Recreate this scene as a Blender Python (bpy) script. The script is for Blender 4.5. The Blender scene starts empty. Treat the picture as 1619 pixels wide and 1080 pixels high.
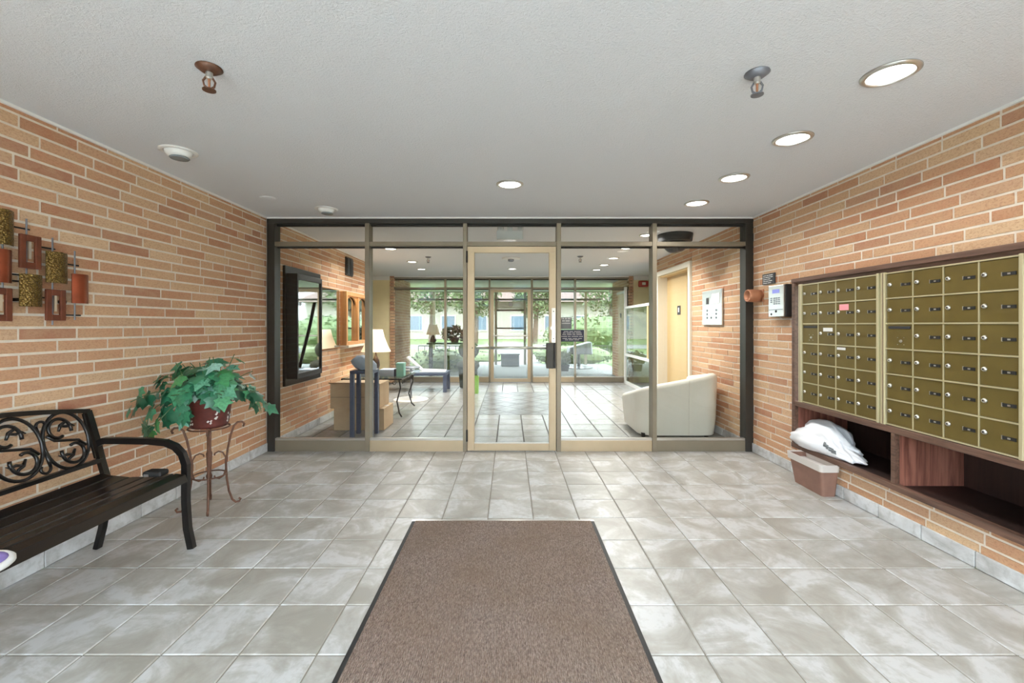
import bpy, bmesh, math, random
from mathutils import Vector, Matrix
R = random.Random(11)
PI = math.pi
sc = bpy.context.scene
COL = sc.collection
# ------------------------------------------------------------------ camera
CF, CX, CY, CH = 690.0, 806.0, 514.0, 1.30          # focal length (px of 1619), vanishing point, eye height
cam = bpy.data.cameras.new('camera'); camo = bpy.data.objects.new('camera', cam); COL.objects.link(camo)
camo.location = (0, 0, CH); camo.rotation_euler = (PI/2, 0, 0)
cam.sensor_width = 36; cam.lens = 36*CF/1619; cam.clip_start = .02; cam.clip_end = 300
cam.shift_x = (809.5-CX)/1619; cam.shift_y = -(540-CY)/1619
sc.camera = camo
# ------------------------------------------------------------------ world (bright overcast sky), exposure
w = bpy.data.worlds.new('overcast_sky'); sc.world = w; w.use_nodes = True
bg = w.node_tree.nodes['Background']; bg.inputs[0].default_value = (.78, .90, 1.0, 1); bg.inputs[1].default_value = 20.0
sc.view_settings.view_transform = 'Standard'; sc.view_settings.look = 'None'
sc.view_settings.exposure = 0.2; sc.view_settings.gamma = 1.0; sc.view_settings.use_curve_mapping = False
LAMP_W = 5.5            # each recessed ceiling lamp
sc.cycles.max_bounces = 10; sc.cycles.diffuse_bounces = 6; sc.cycles.glossy_bounces = 4
sc.cycles.transparent_max_bounces = 24; sc.cycles.transmission_bounces = 6
sc.cycles.sample_clamp_indirect = 6.0; sc.cycles.use_denoising = True
sc.cycles.caustics_reflective = False; sc.cycles.caustics_refractive = False

# ------------------------------------------------------------------ materials
def srgb(r, g, b):
    f = lambda c: (c/255/12.92) if c/255 <= .04045 else ((c/255+.055)/1.055)**2.4
    return (f(r), f(g), f(b), 1)
class NT:
    def __init__(s, m): s.t = m.node_tree; s.n = s.t.nodes; s.b = s.n['Principled BSDF']
    def node(s, typ, **kw):
        n = s.n.new(typ)
        for k, v in kw.items(): setattr(n, k, v)
        return n
    def link(s, a, b): s.t.links.new(a, b)
    def noise(s, vec, scale, detail=3, rough=.5, dist=0):
        n = s.node('ShaderNodeTexNoise'); n.inputs['Scale'].default_value = scale
        n.inputs['Detail'].default_value = detail; n.inputs['Roughness'].default_value = rough
        n.inputs['Distortion'].default_value = dist
        if vec is not None: s.link(vec, n.inputs['Vector'])
        return n.outputs['Fac']
    def ramp(s, fac, stops, interp='LINEAR'):
        n = s.node('ShaderNodeValToRGB'); e = n.color_ramp.elements; n.color_ramp.interpolation = interp
        while len(e) < len(stops): e.new(.5)
        for k, (p, c) in enumerate(stops): e[k].position = p; e[k].color = c if len(c) == 4 else (*c, 1)
        s.link(fac, n.inputs[0]); return n.outputs[0]
    def mix(s, fac, a, b, mode='MIX'):
        n = s.node('ShaderNodeMix', data_type='RGBA', blend_type=mode)
        for sock, v in ((n.inputs[0], fac), (n.inputs[6], a), (n.inputs[7], b)):
            if isinstance(v, (int, float)): sock.default_value = v
            elif isinstance(v, tuple): sock.default_value = v
            else: s.link(v, sock)
        return n.outputs[2]
    def pos(s, sx=1, sy=1, sz=1, off=None):
        g = s.node('ShaderNodeNewGeometry'); m = s.node('ShaderNodeVectorMath', operation='MULTIPLY')
        s.link(g.outputs['Position'], m.inputs[0]); m.inputs[1].default_value = (sx, sy, sz); o = m.outputs[0]
        if off is not None:
            a = s.node('ShaderNodeVectorMath', operation='ADD'); s.link(o, a.inputs[0]); s.link(off, a.inputs[1]); o = a.outputs[0]
        return o
    def rnd(s):
        oi = s.node('ShaderNodeObjectInfo'); g = s.node('ShaderNodeNewGeometry')
        a = s.node('ShaderNodeMath', operation='ADD'); s.link(oi.outputs['Random'], a.inputs[0]); s.link(g.outputs['Random Per Island'], a.inputs[1])
        f = s.node('ShaderNodeMath', operation='FRACT'); s.link(a.outputs[0], f.inputs[0]); return f.outputs[0]
    def bump(s, h, strength, dist=.01):
        n = s.node('ShaderNodeBump'); n.inputs['Strength'].default_value = strength; n.inputs['Distance'].default_value = dist
        s.link(h, n.inputs['Height']); s.link(n.outputs[0], s.b.inputs['Normal'])
def newmat(name):
    m = bpy.data.materials.new(name); m.use_nodes = True; return m, NT(m)
def plain(name, col, rough=.5, metal=0, var=.0, vs=8, bump=0, bs=60, spec=None, emit=None, es=0):
    m, t = newmat(name); b = t.b
    b.inputs['Base Color'].default_value = col; b.inputs['Roughness'].default_value = rough; b.inputs['Metallic'].default_value = metal
    if spec is not None: b.inputs['Specular IOR Level'].default_value = spec
    if var:
        f = t.noise(t.pos(), vs, 4)
        lo = tuple(c*(1-var) for c in col[:3]); hi = tuple(min(1, c*(1+var)) for c in col[:3])
        t.link(t.ramp(f, [(.3, lo), (.7, hi)]), b.inputs['Base Color'])
    if bump: t.bump(t.noise(t.pos(), bs, 3), bump, .004)
    if emit: b.inputs['Emission Color'].default_value = emit; b.inputs['Emission Strength'].default_value = es
    return m
M = {}
def brick_material():
    m, t = newmat('brick'); r = t.rnd()
    base = t.ramp(r, [(0, srgb(182,126,94)), (.22, srgb(202,156,120)), (.42, srgb(213,180,143)), (.6, srgb(194,140,106)), (.8, srgb(218,185,149)), (1, srgb(168,112,86))])
    off = t.node('ShaderNodeCombineXYZ'); k = t.node('ShaderNodeMath', operation='MULTIPLY'); t.link(r, k.inputs[0]); k.inputs[1].default_value = 40
    t.link(k.outputs[0], off.inputs[0]); t.link(k.outputs[0], off.inputs[2])
    g = t.noise(t.pos(75, 75, 130, off.outputs[0]), 1.0, 4, .7)
    big = t.noise(t.pos(12, 12, 20, off.outputs[0]), 1.0, 3, .6)
    c = t.mix(t.ramp(big, [(.35, (0,0,0)), (.7, (.45,.45,.45))]), base, srgb(198,164,128))
    c = t.mix(t.ramp(g, [(.3, (.6,.6,.6)), (.52, (0,0,0))]), c, srgb(158,108,80))
    t.link(c, t.b.inputs['Base Color']); t.b.inputs['Roughness'].default_value = .85
    t.bump(g, .8, .006); return m
M['brick'] = brick_material()
M['mortar'] = plain('mortar', srgb(222,211,196), .95, var=.08, vs=20, bump=.4, bs=120)
def tile_material(name, stops, rough, edge=(.42,.58), scale=2.6, bump=.06):
    m, t = newmat(name); r = t.rnd()
    off = t.node('ShaderNodeCombineXYZ'); k = t.node('ShaderNodeMath', operation='MULTIPLY'); t.link(r, k.inputs[0]); k.inputs[1].default_value = 55
    for i in range(3): t.link(k.outputs[0], off.inputs[i])
    v = t.pos(1,1,1,off.outputs[0])
    cloud = t.noise(v, scale, 6, .62, .9); fine = t.noise(v, 22, 4, .6); st = t.noise(t.pos(14,5,14,off.outputs[0]), 1, 4, .65)
    c = t.ramp(cloud, [(edge[0]-.1, stops[0]), (edge[0], stops[1]), ((edge[0]+edge[1])/2, stops[2]), (edge[1], stops[3])])
    c = t.mix(t.ramp(st, [(.52, (0,0,0)), (.72, (.5,.5,.5))]), c, stops[0])
    c = t.mix(t.ramp(fine, [(.28, (.55,.55,.55)), (.5, (0,0,0))]), c, stops[0])
    t.link(c, t.b.inputs['Base Color'])
    rr = t.node('ShaderNodeMapRange'); t.link(fine, rr.inputs[0]); rr.inputs[3].default_value = rough-.02; rr.inputs[4].default_value = rough+.06
    t.link(rr.outputs[0], t.b.inputs['Roughness']); (t.bump(fine, bump, .003) if bump else None); return m
M['tile'] = tile_material('floor_tile', [srgb(144,140,132), srgb(157,154,147), srgb(166,164,159), srgb(183,183,182)], .34, (.45,.57), 3.0)
M['base_tile'] = tile_material('baseboard_tile', [srgb(150,148,144), srgb(182,181,180), srgb(196,196,196), srgb(208,209,210)], .4)
M['lobby_tile'] = tile_material('lobby_tile', [srgb(134,132,126), srgb(148,147,143), srgb(156,155,152), srgb(164,164,163)], .2, scale=1.5, bump=0)
M['lobby_tile_diag'] = tile_material('lobby_inset_tile', [srgb(104,103,101), srgb(116,115,113), srgb(124,123,121), srgb(132,132,131)], .22, scale=1.5, bump=0)
for k in ('lobby_tile', 'lobby_tile_diag'): M[k].node_tree.nodes['Principled BSDF'].inputs['IOR'].default_value = 1.22
M['grout'] = plain('grout', srgb(128,122,112), .9, var=.1, vs=15)
M['grout_dark'] = plain('grout_dark', srgb(58,56,54), .9)
def ceiling_material():
    m, t = newmat('stippled_ceiling'); t.b.inputs['Base Color'].default_value = srgb(222,224,228); t.b.inputs['Roughness'].default_value = .9
    a = t.noise(t.pos(), 105, 3, .7); t.bump(a, .6, .012); return m
M['ceiling'] = ceiling_material()
M['white'] = plain('white_paint', srgb(226,226,224), .5)
M['white_trim'] = plain('white_trim', srgb(232,231,228), .45)
M['yellow'] = plain('cream_yellow_wall', srgb(240,224,176), .75, var=.03)
M['bronze'] = plain('bronze_aluminium', srgb(138,129,112), .42, .55, var=.06, vs=5)
M['bronze_door'] = plain('champagne_aluminium', srgb(188,170,142), .42, .55, var=.05, vs=5)
M['bronze_dark'] = plain('dark_bronze', srgb(66,64,60), .42, .6, var=.08, vs=6)
M['gasket'] = plain('black_gasket', srgb(24,22,20), .6)
def glass_material(name, tint, fac):
    m, t = newmat(name); t.n.remove(t.b); out = t.n['Material Output']
    tr = t.node('ShaderNodeBsdfTransparent'); tr.inputs[0].default_value = tint
    gl = t.node('ShaderNodeBsdfGlossy'); gl.inputs['Roughness'].default_value = .0; gl.inputs[0].default_value = (1,1,1,1)
    lw = t.node('ShaderNodeLayerWeight'); lw.inputs[0].default_value = .5
    p = t.node('ShaderNodeMath', operation='POWER'); t.link(lw.outputs['Facing'], p.inputs[0]); p.inputs[1].default_value = 4
    mr = t.node('ShaderNodeMapRange'); t.link(p.outputs[0], mr.inputs[0]); mr.inputs[3].default_value = fac; mr.inputs[4].default_value = .8
    mx = t.node('ShaderNodeMixShader'); t.link(mr.outputs[0], mx.inputs[0]); t.link(tr.outputs[0], mx.inputs[1]); t.link(gl.outputs[0], mx.inputs[2])
    t.link(mx.outputs[0], out.inputs[0]); return m
M['glass'] = glass_material('clear_pane', (.94,.95,.94,1), .016)
M['glass_far'] = glass_material('grey_tinted_pane', (.62,.63,.62,1), .03)
M['glass_table'] = glass_material('table_glass', (.8,.88,.85,1), .08)
M['mirror'] = plain('mirror', (.86,.88,.88,1), .03, 1)
M['black'] = plain('black_metal', srgb(20,18,18), .28, .2, spec=.5)
M['black_matte'] = plain('black_plastic', srgb(28,28,29), .55)
M['chrome'] = plain('satin_chrome', srgb(205,203,198), .28, .9)
M['brass'] = plain('olive_brass_door', srgb(108,92,46), .4, .35, var=.10, vs=9)
M['brass_frame'] = plain('pale_gold_frame', srgb(206,196,160), .35, .55)
def wood_material(name, a, b, rough=.5, sx=30, sy=30, sz=2):
    m, t = newmat(name); n = t.noise(t.pos(sx,sy,sz), 1, 5, .6, .6)
    t.link(t.ramp(n, [(.3, a), (.62, b)]), t.b.inputs['Base Color']); t.b.inputs['Roughness'].default_value = rough; return m
M['rosewood'] = wood_material('red_walnut_veneer', srgb(86,44,34), srgb(158,104,88), .42)
M['rosewood_dark'] = wood_material('dark_walnut', srgb(28,18,15), srgb(50,33,28), .5)
M['walnut_trim'] = wood_material('walnut_trim', srgb(66,46,37), srgb(108,80,66), .45, 40, 3, 40)
M['pine'] = wood_material('honey_wood', srgb(168,112,62), srgb(200,148,92), .45)
M['rust'] = plain('rust_iron', srgb(104,72,56), .5, .4, var=.2, vs=30)
M['copper'] = plain('copper', srgb(176,122,92), .45, .35, var=.08)
M['cardboard'] = plain('cardboard', srgb(196,170,138), .85, var=.05, vs=10)
M['slate'] = plain('slate_blue_metal', srgb(86,96,122), .35, .3)
M['cream_vinyl'] = plain('cream_vinyl', srgb(222,219,208), .42, var=.03, vs=4, bump=.06, bs=25)
M['red'] = plain('alarm_red', srgb(176,34,28), .4)
M['terracotta'] = plain('tan_plastic', srgb(134,100,86), .6, var=.1, vs=12)
M['liner'] = plain('clear_liner', srgb(205,198,192), .3)
M['bagwhite'] = plain('white_bag', srgb(226,228,232), .4, bump=.25, bs=25)
M['bagblue'] = plain('pale_blue_bag', srgb(176,192,212), .35, bump=.3, bs=30)
M['mint'] = plain('mint_card', srgb(146,206,188), .6)
M['paper'] = plain('newsprint', srgb(214,213,210), .8, var=.1, vs=30)
M['ink'] = plain('dark_print', srgb(40,42,48), .6)
M['navy'] = plain('navy_sign', srgb(34,38,62), .5)
M['grey_sign'] = plain('grey_sign', srgb(104,108,110), .5)
M['pink'] = plain('pink_sticker', srgb(236,150,156), .6)
M['tan_door'] = plain('tan_enamel', srgb(206,178,130), .42)
M['frame_white'] = plain('off_white_enamel', srgb(224,218,204), .4)
M['shade'] = plain('lamp_shade', srgb(244,232,208), .7, emit=srgb(255,232,190), es=.55)
M['lens'] = plain('lit_lens', (1,1,1,1), .5, emit=(1,.97,.92,1), es=9)
M['lens_off'] = plain('grey_lens', srgb(120,128,132), .25)
M['lcd'] = plain('lcd', srgb(120,124,190), .3, emit=srgb(130,135,215), es=.35)
M['grass'] = plain('lawn', srgb(96,114,62), .9, var=.3, vs=2.5)
M['paving'] = plain('concrete_paving', srgb(168,166,162), .8, var=.08, vs=3)
M['paving_grey'] = plain('grey_paving', srgb(124,122,118), .85, var=.08, vs=3)
M['bark'] = plain('bark', srgb(96,80,66), .9, var=.2, vs=20)
M['stucco'] = plain('pale_stucco', srgb(172,164,154), .85, var=.04)
M['house_brick'] = plain('dark_house_brick', srgb(120,84,66), .9, var=.12, vs=6)  # dark tone keeps the added house dim in the panes
M['roof'] = plain('roof_shingle', srgb(104,84,76), .85)
M['window_blue'] = plain('blue_grey_glass', srgb(112,124,140), .15)
M['grey_metal'] = plain('grey_metal', srgb(120,122,130), .4, .4)
M['dark_green'] = plain('dark_green_fabric', srgb(52,56,44), .8)
M['lime'] = plain('lime_planter', srgb(140,190,90), .5)
M['purple'] = plain('lavender_fabric', srgb(136,120,190), .8, var=.15, vs=40)
def leaf_material(name, stops, rough):
    m, t = newmat(name); r = t.rnd(); c = t.ramp(r, stops); n = t.noise(t.pos(), 70, 3)
    c = t.mix(t.ramp(n, [(.35, (.4,.4,.4)), (.6, (0,0,0))]), c, stops[0][1])
    t.link(c, t.b.inputs['Base Color']); t.b.inputs['Roughness'].default_value = rough; return m
M['ivy'] = leaf_material('ivy_leaf', [(0, srgb(28,70,48)), (.3, srgb(46,112,82)), (.55, srgb(70,142,104)), (.75, srgb(64,138,70)), (.9, srgb(118,180,156)), (1, srgb(150,200,185))], .36)
M['leaf'] = leaf_material('garden_leaf', [(0, srgb(48,60,32)), (.5, srgb(78,94,50)), (1, srgb(118,130,76))], .6)
M['leaf_pale'] = leaf_material('tree_leaf', [(0, srgb(58,74,40)), (.5, srgb(86,104,60)), (1, srgb(120,134,88))], .6)
M['stem'] = plain('green_stem', srgb(70,96,54), .6)
def carpet_material():
    m, t = newmat('brown_carpet')
    a = t.noise(t.pos(260, 60, 60), 1, 2, .7); b = t.noise(t.pos(), 3.0, 4, .6); c2 = t.noise(t.pos(420,260,10), 1, 2, .7)
    c = t.ramp(a, [(.3, srgb(74,58,50)), (.5, srgb(120,102,92)), (.72, srgb(158,142,132))])
    c = t.mix(t.ramp(c2, [(.55, (0,0,0)), (.75, (.6,.6,.6))]), c, srgb(190,180,172))
    c = t.mix(t.ramp(b, [(.35, (.0,.0,.0)), (.65, (.35,.35,.35))]), c, srgb(112,88,66))
    t.link(c, t.b.inputs['Base Color']); t.b.inputs['Roughness'].default_value = .95
    wv = t.node('ShaderNodeTexWave'); wv.inputs['Scale'].default_value = 40; wv.bands_direction = 'X'; t.link(t.pos(), wv.inputs['Vector'])
    h = t.node('ShaderNodeMath', operation='ADD'); t.link(a, h.inputs[0]); t.link(wv.outputs['Fac'], h.inputs[1]); t.bump(h.outputs[0], .7, .004); return m
M['carpet'] = carpet_material()
def hammered(name, a, b):
    m, t = newmat(name); v = t.node('ShaderNodeTexVoronoi'); v.inputs['Scale'].default_value = 110; t.link(t.pos(), v.inputs['Vector'])
    t.link(t.ramp(v.outputs['Distance'], [(.1, b), (.55, a)]), t.b.inputs['Base Color']); t.b.inputs['Metallic'].default_value = .7
    t.b.inputs['Roughness'].default_value = .3; t.bump(v.outputs['Distance'], .9, .006); return m
M['gold_hammered'] = hammered('hammered_gold', srgb(96,74,34), srgb(150,122,62))
M['copper_panel'] = plain('orange_copper', srgb(140,72,48), .3, .7, var=.3, vs=9)
M['red_brown'] = plain('red_brown_frame', srgb(104,52,32), .45, .2, var=.2, vs=25)
M['pot'] = plain('brown_embossed_pot', srgb(92,44,38), .4, var=.2, vs=30)

# ------------------------------------------------------------------ mesh helpers
class MB:
    def __init__(s): s.v = []; s.f = []; s.smooth = False
    def add(s, vs, fs):
        o = len(s.v); s.v += [tuple(v) for v in vs]; s.f += [tuple(i+o for i in f) for f in fs]; return s
    def box(s, x0, x1, y0, y1, z0, z1):
        return s.add([(x0,y0,z0),(x1,y0,z0),(x1,y1,z0),(x0,y1,z0),(x0,y0,z1),(x1,y0,z1),(x1,y1,z1),(x0,y1,z1)],
                     [(0,3,2,1),(4,5,6,7),(0,1,5,4),(1,2,6,5),(2,3,7,6),(3,0,4,7)])
    def tube(s, pts, r, n=8, closed=False, flat=1.0, up=None):
        pts = [Vector(p) for p in pts]; m = len(pts); vs = []; fs = []
        t0 = (pts[1]-pts[0]).normalized(); ref = Vector(up) if up else (Vector((0,0,1)) if abs(t0.z) < .9 else Vector((1,0,0)))
        nrm = (ref - t0*ref.dot(t0)).normalized()
        for i, p in enumerate(pts):
            if closed: t = (pts[(i+1)%m]-pts[i-1]).normalized()
            else: t = (pts[min(i+1,m-1)]-pts[max(i-1,0)]).normalized()
            nrm = (nrm - t*nrm.dot(t)).normalized(); b = t.cross(nrm)
            rr = r[i] if isinstance(r, (list,tuple)) else r
            for k in range(n):
                a = 2*PI*(k+.5)/n; vs.append(p + nrm*math.cos(a)*rr + b*math.sin(a)*rr*flat)
        for i in range(m if closed else m-1):
            j = (i+1)%m
            for k in range(n): l = (k+1)%n; fs.append((i*n+k, i*n+l, j*n+l, j*n+k))
        if not closed: fs.append(tuple(range(n))[::-1]); fs.append(tuple((m-1)*n+k for k in range(n)))
        return s.add(vs, fs)
    def lathe(s, prof, c=(0,0,0), axis='z', n=24, cap=True):
        vs = []; fs = []
        for r, h in prof:
            for k in range(n):
                a = 2*PI*k/n; x, y = r*math.cos(a), r*math.sin(a)
                p = (x,y,h) if axis == 'z' else ((h,x,y) if axis == 'x' else (y,h,x))
                vs.append((c[0]+p[0], c[1]+p[1], c[2]+p[2]))
        for i in range(len(prof)-1):
            for k in range(n): l = (k+1)%n; fs.append((i*n+k, i*n+l, (i+1)*n+l, (i+1)*n+k))
        if cap: fs.append(tuple(range(n))[::-1]); fs.append(tuple((len(prof)-1)*n+k for k in range(n)))
        return s.add(vs, fs)
    def quad(s, a, b, c, d): return s.add([a,b,c,d], [(0,1,2,3)])
    def mesh(s, name, mat, off=(0,0,0)):
        me = bpy.data.meshes.new(name); me.from_pydata([(v[0]-off[0], v[1]-off[1], v[2]-off[2]) for v in s.v], [], s.f)
        me.materials.append(M[mat]); me.update()
        return me
WORLD = {}
def wloc(o): return WORLD.get(o.name, Vector((0,0,0)))
def link(o, parent, loc):
    COL.objects.link(o); WORLD[o.name] = Vector(loc)
    if parent: o.parent = parent; o.location = Vector(loc) - wloc(parent)
    else: o.location = loc
    return o
def obj(name, mb, mat, parent=None, bevel=0, smooth=False, segs=2, label=None, subsurf=0):
    xs = [v[0] for v in mb.v]; ys = [v[1] for v in mb.v]; zs = [v[2] for v in mb.v]
    c = ((min(xs)+max(xs))/2, (min(ys)+max(ys))/2, min(zs))
    o = bpy.data.objects.new(name, mb.mesh(name, mat, c)); link(o, parent, c)
    fix_normals(o.data)
    if smooth:
        for p in o.data.polygons: p.use_smooth = True
    if subsurf:
        sm = o.modifiers.new('sub', 'SUBSURF'); sm.levels = sm.render_levels = subsurf
    if bevel:
        b = o.modifiers.new('bevel', 'BEVEL'); b.width = bevel; b.segments = segs; b.limit_method = 'ANGLE'; b.angle_limit = math.radians(40)
    if label: o['label'] = label
    return o
def fix_normals(me):
    bm = bmesh.new(); bm.from_mesh(me); bmesh.ops.recalc_face_normals(bm, faces=bm.faces); bm.to_mesh(me); bm.free()
def smooth_angle(o, deg=35):
    for p in o.data.polygons: p.use_smooth = True
    e = o.modifiers.new('split', 'EDGE_SPLIT'); e.split_angle = math.radians(deg)
    return o
def tag(o, label, cat, group=None, kind=None):
    o['label'] = label; o['category'] = cat
    if group: o['group'] = group
    if kind: o['kind'] = kind
    return o
def thing(name, loc, label, cat, group=None):
    o = bpy.data.objects.new(name, None); o.empty_display_size = .1; link(o, None, loc); return tag(o, label, cat, group)
def struct(o, label=None, cat=None):
    o['kind'] = 'structure'
    if label: o['label'] = label
    if cat: o['category'] = cat
    return o
def piece(name, me, loc, scale, parent, rot=None):
    o = bpy.data.objects.new(name, me); link(o, parent, loc); o.scale = scale
    if rot: o.rotation_euler = rot
    return o
def B(*a): return MB().box(*a)
def proj(p): return (CX + CF*p[0]/p[1], CY - CF*(p[2]-CH)/p[1]) if p[1] > .05 else None
def dL(px, X): return CF*X/(px-CX)                    # distance of a point of a side wall
def zz(py, d): return CH + (CY-py)*d/CF

# ------------------------------------------------------------------ dimensions
XL, XR, ZC, YG, YB = -2.50, 2.50, 2.405, 4.48, -1.30
YF = 9.90                                            # far glazed screen
T = .307; TY0 = 1.7195; TX0 = .005 + T/2
# ------------------------------------------------------------------ ground, floors
g = struct(obj('ground', B(-60,60,-40,90,-.35,-.12), 'grass'), 'pale green lawn outside the building', 'lawn')
struct(obj('bounce_forecourt', B(-14,14,-16,YB-.1,-.12,-.02), 'paving'), 'pale concrete forecourt added behind the viewer to bounce light up', 'paving')  # unseen paving added to throw daylight up onto the ceiling
floor = struct(obj('floor', B(XL,XR,YB,YG+.06,-.12,-.004), 'grout'), 'grey mottled ceramic tile floor of the vestibule', 'floor')
lfloor = struct(obj('floor_lobby', B(-5,5,YG+.06,YF+.06,-.12,-.004), 'grout_dark'), 'glossy lobby tile floor beyond the glass screen', 'floor')
unit_tile = MB(); c = .5; e = .487
unit_tile.add([(-c,-c,-1),(c,-c,-1),(c,c,-1),(-c,c,-1),(-c,-c,-.35),(c,-c,-.35),(c,c,-.35),(-c,c,-.35),(-e,-e,0),(e,-e,0),(e,e,0),(-e,e,0)],
    [(0,1,5,4),(1,2,6,5),(2,3,7,6),(3,0,4,7),(4,5,9,8),(5,6,10,9),(6,7,11,10),(7,4,8,11),(8,9,10,11)])
TM = {k: unit_tile.mesh('tile', k) for k in ('tile', 'lobby_tile')}
def tile_field(parent, mat, x0, x1, y0, y1, gap, name='tile', skip=None, hide=None):
    rest = MB(); n = 0
    i0 = math.floor((x0-TX0)/T); j0 = math.floor((y0-TY0)/T)
    cells = []
    for j in range(j0, j0+60):
        for i in range(i0, i0+60):
            a0, a1 = max(x0, TX0+i*T), min(x1, TX0+(i+1)*T); b0, b1 = max(y0, TY0+j*T), min(y1, TY0+(j+1)*T)
            if a1-a0 < .02 or b1-b0 < .02: continue
            if skip and skip[0] <= a0+1e-4 and a1-1e-4 <= skip[1] and skip[2] <= b0+1e-4 and b1-1e-4 <= skip[3]: continue
            cells.append((a0, a1, b0, b1))
    def vis(c):
        p = proj(((c[0]+c[1])/2, (c[2]+c[3])/2, 0)); q = proj(((c[0]+c[1])/2, c[3], 0))
        return (q is not None and q[1] < 1085 and (hide is None or not hide(c)) and -60 < (p or q)[0] < 1680)
    cells.sort(key=lambda c: c[2])
    for c in cells:
        if vis(c) and n < 300:
            n += 1
            piece(name, TM[mat], ((c[0]+c[1])/2, (c[2]+c[3])/2, 0), (c[1]-c[0]-gap, c[3]-c[2]-gap, .012), parent)
        else: rest.box(c[0]+gap/2, c[1]-gap/2, c[2]+gap/2, c[3]-gap/2, -.012, 0)
    if rest.v:
        o = obj('tile_rest', rest, mat, parent); o['kind'] = 'stuff'
tile_field(floor, 'tile', XL, XR, YB, YG+.04, .005, hide=lambda c: c[3] < 1.42)
IN = (TX0-T*2.0, TX0+T*1.0+T*.999, TY0+T*15, TY0+T*23)
INX0, INX1, INY0, INY1 = TX0-2*T, TX0+2*T-T, TY0+15*T, TY0+22*T
INX0, INX1 = TX0-2*T-.0, TX0+1*T+T
INX0 = TX0-3*T+T
tile_field(lfloor, 'lobby_tile', -2.62, 2.72, YG+.10, YF-.05, .011, skip=(INX0, INX1, INY0, INY1), hide=lambda c: c[2] > 9.3 or abs(c[0]) > 2.55)
def diag_field():
    s = T/math.sqrt(2); n = 0
    for i in range(-14, 14):
        for j in range(-14, 14):
            cx = (INX0+INX1)/2 + (i-j)*s; cy = (INY0+INY1)/2 + (i+j)*s; h = s - .007
            poly = [(cx, cy-h), (cx+h, cy), (cx, cy+h), (cx-h, cy)]
            for ax, lim, sg in ((0, INX0+.003, 1), (0, INX1-.003, -1), (1, INY0+.003, 1), (1, INY1-.003, -1)):
                out = []
                for k in range(len(poly)):
                    p, q = poly[k], poly[(k+1)%len(poly)]; fp, fq = sg*(p[ax]-lim), sg*(q[ax]-lim)
                    if fp >= 0: out.append(p)
                    if fp*fq < 0:
                        u = fp/(fp-fq); out.append((p[0]+(q[0]-p[0])*u, p[1]+(q[1]-p[1])*u))
                poly = out
                if len(poly) < 3: break
            if len(poly) < 3: continue
            a = abs(sum(poly[k][0]*poly[(k+1)%len(poly)][1]-poly[(k+1)%len(poly)][0]*poly[k][1] for k in range(len(poly))))/2
            if a < .004: continue
            m = len(poly); mb = MB().add([(*p, -.012) for p in poly]+[(*p, 0) for p in poly], [tuple(range(m, 2*m))]+[(k,(k+1)%m,m+(k+1)%m,m+k) for k in range(m)])
            obj('inset_tile', mb, 'lobby_tile_diag', lfloor)
diag_field()

# ------------------------------------------------------------------ brick walls
UB = MB().box(-.5,.5,-.5,.5,-.5,.5).mesh('brick', 'brick')
CO, BL, JT = .0677, .302, .0135
def brick_courses(y0, y1, z0, z1, rnd, excl=()):
    out = []; k = 0; z = 0
    while z < z1 - .012:
        a, b = max(z+JT/2, z0), min(z+CO-JT/2, z1)
        if b - a > .012:
            y = y0 - BL*((k % 3)/3 + rnd.choice((0, .04, .08)))
            while y < y1:
                L = BL if rnd.random() > .09 else rnd.choice((.10, .15, .2))
                segs = [(max(y+JT/2, y0), min(y+L-JT/2, y1))]; full = segs[0]
                for ex in excl:
                    c0, c1 = max(full[0], ex[0]), min(full[1], ex[1])
                    if c1-c0 > .02 and ex[2] < b-.01 and ex[3] > a+.01:
                        if ex[2]-a > .015: out.append((c0, c1, a, ex[2]))
                        if b-ex[3] > .015: out.append((c0, c1, ex[3], b))
                    if ex[2] < b-.01 and ex[3] > a+.01:
                        ns = []
                        for s0, s1 in segs:
                            if ex[1] <= s0 or ex[0] >= s1: ns.append((s0, s1)); continue
                            if ex[0] - s0 > .02: ns.append((s0, ex[0]))
                            if s1 - ex[1] > .02: ns.append((ex[1], s1))
                        segs = ns
                out += [(s0, s1, a, b) for s0, s1 in segs if s1-s0 > .02]
                y += L
        z += CO; k += 1
    return out
def lay_bricks(parent, X, side, y0, y1, seed, excl=(), single=True, z0=.0, hide=()):
    rnd = random.Random(seed); bs = brick_courses(y0, y1, z0, ZC, rnd, excl)
    def area(b):
        c = (X, (b[0]+b[1])/2, (b[2]+b[3])/2)
        p = proj(c); q = proj((X, b[1], c[2]))
        if q is None or not (-5 < q[0] < 1624): return 0
        if not (-15 < q[1] < 1095): return 0
        for h in hide:
            if h[0] < b[0] and b[1] < h[1] and h[2] < b[2] and b[3] < h[3]: return 0
        return (b[1]-b[0])/max(c[1], .3)**2
    bs.sort(key=area, reverse=True); rest = MB()
    for k, b in enumerate(bs):
        pr = rnd.uniform(-.0015, .0015); dep = .05
        xc = X + side*(dep/2 + pr)
        if single and k < 300 and area(b) > 0:
            piece('brick', UB, (xc, (b[0]+b[1])/2, (b[2]+b[3])/2), (dep, b[1]-b[0], b[3]-b[2]), parent)
        else:
            rest.box(xc-dep/2, xc+dep/2, b[0], b[1], b[2], b[3])
    if rest.v:
        o = bpy.data.objects.new('brick_rest', rest.mesh('brick_rest', 'brick', wloc(parent))); link(o, parent, wloc(parent)); o['kind'] = 'stuff'
RC = .0035                                             # joint recess
wl = struct(obj('wall_left', B(XL-.25, XL-RC-.0, YB, YG, 0, ZC), 'mortar'), 'brick wall of the vestibule behind the bench and plant', 'wall')
lay_bricks(wl, XL, -1, YB, YG, 3)
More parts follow.
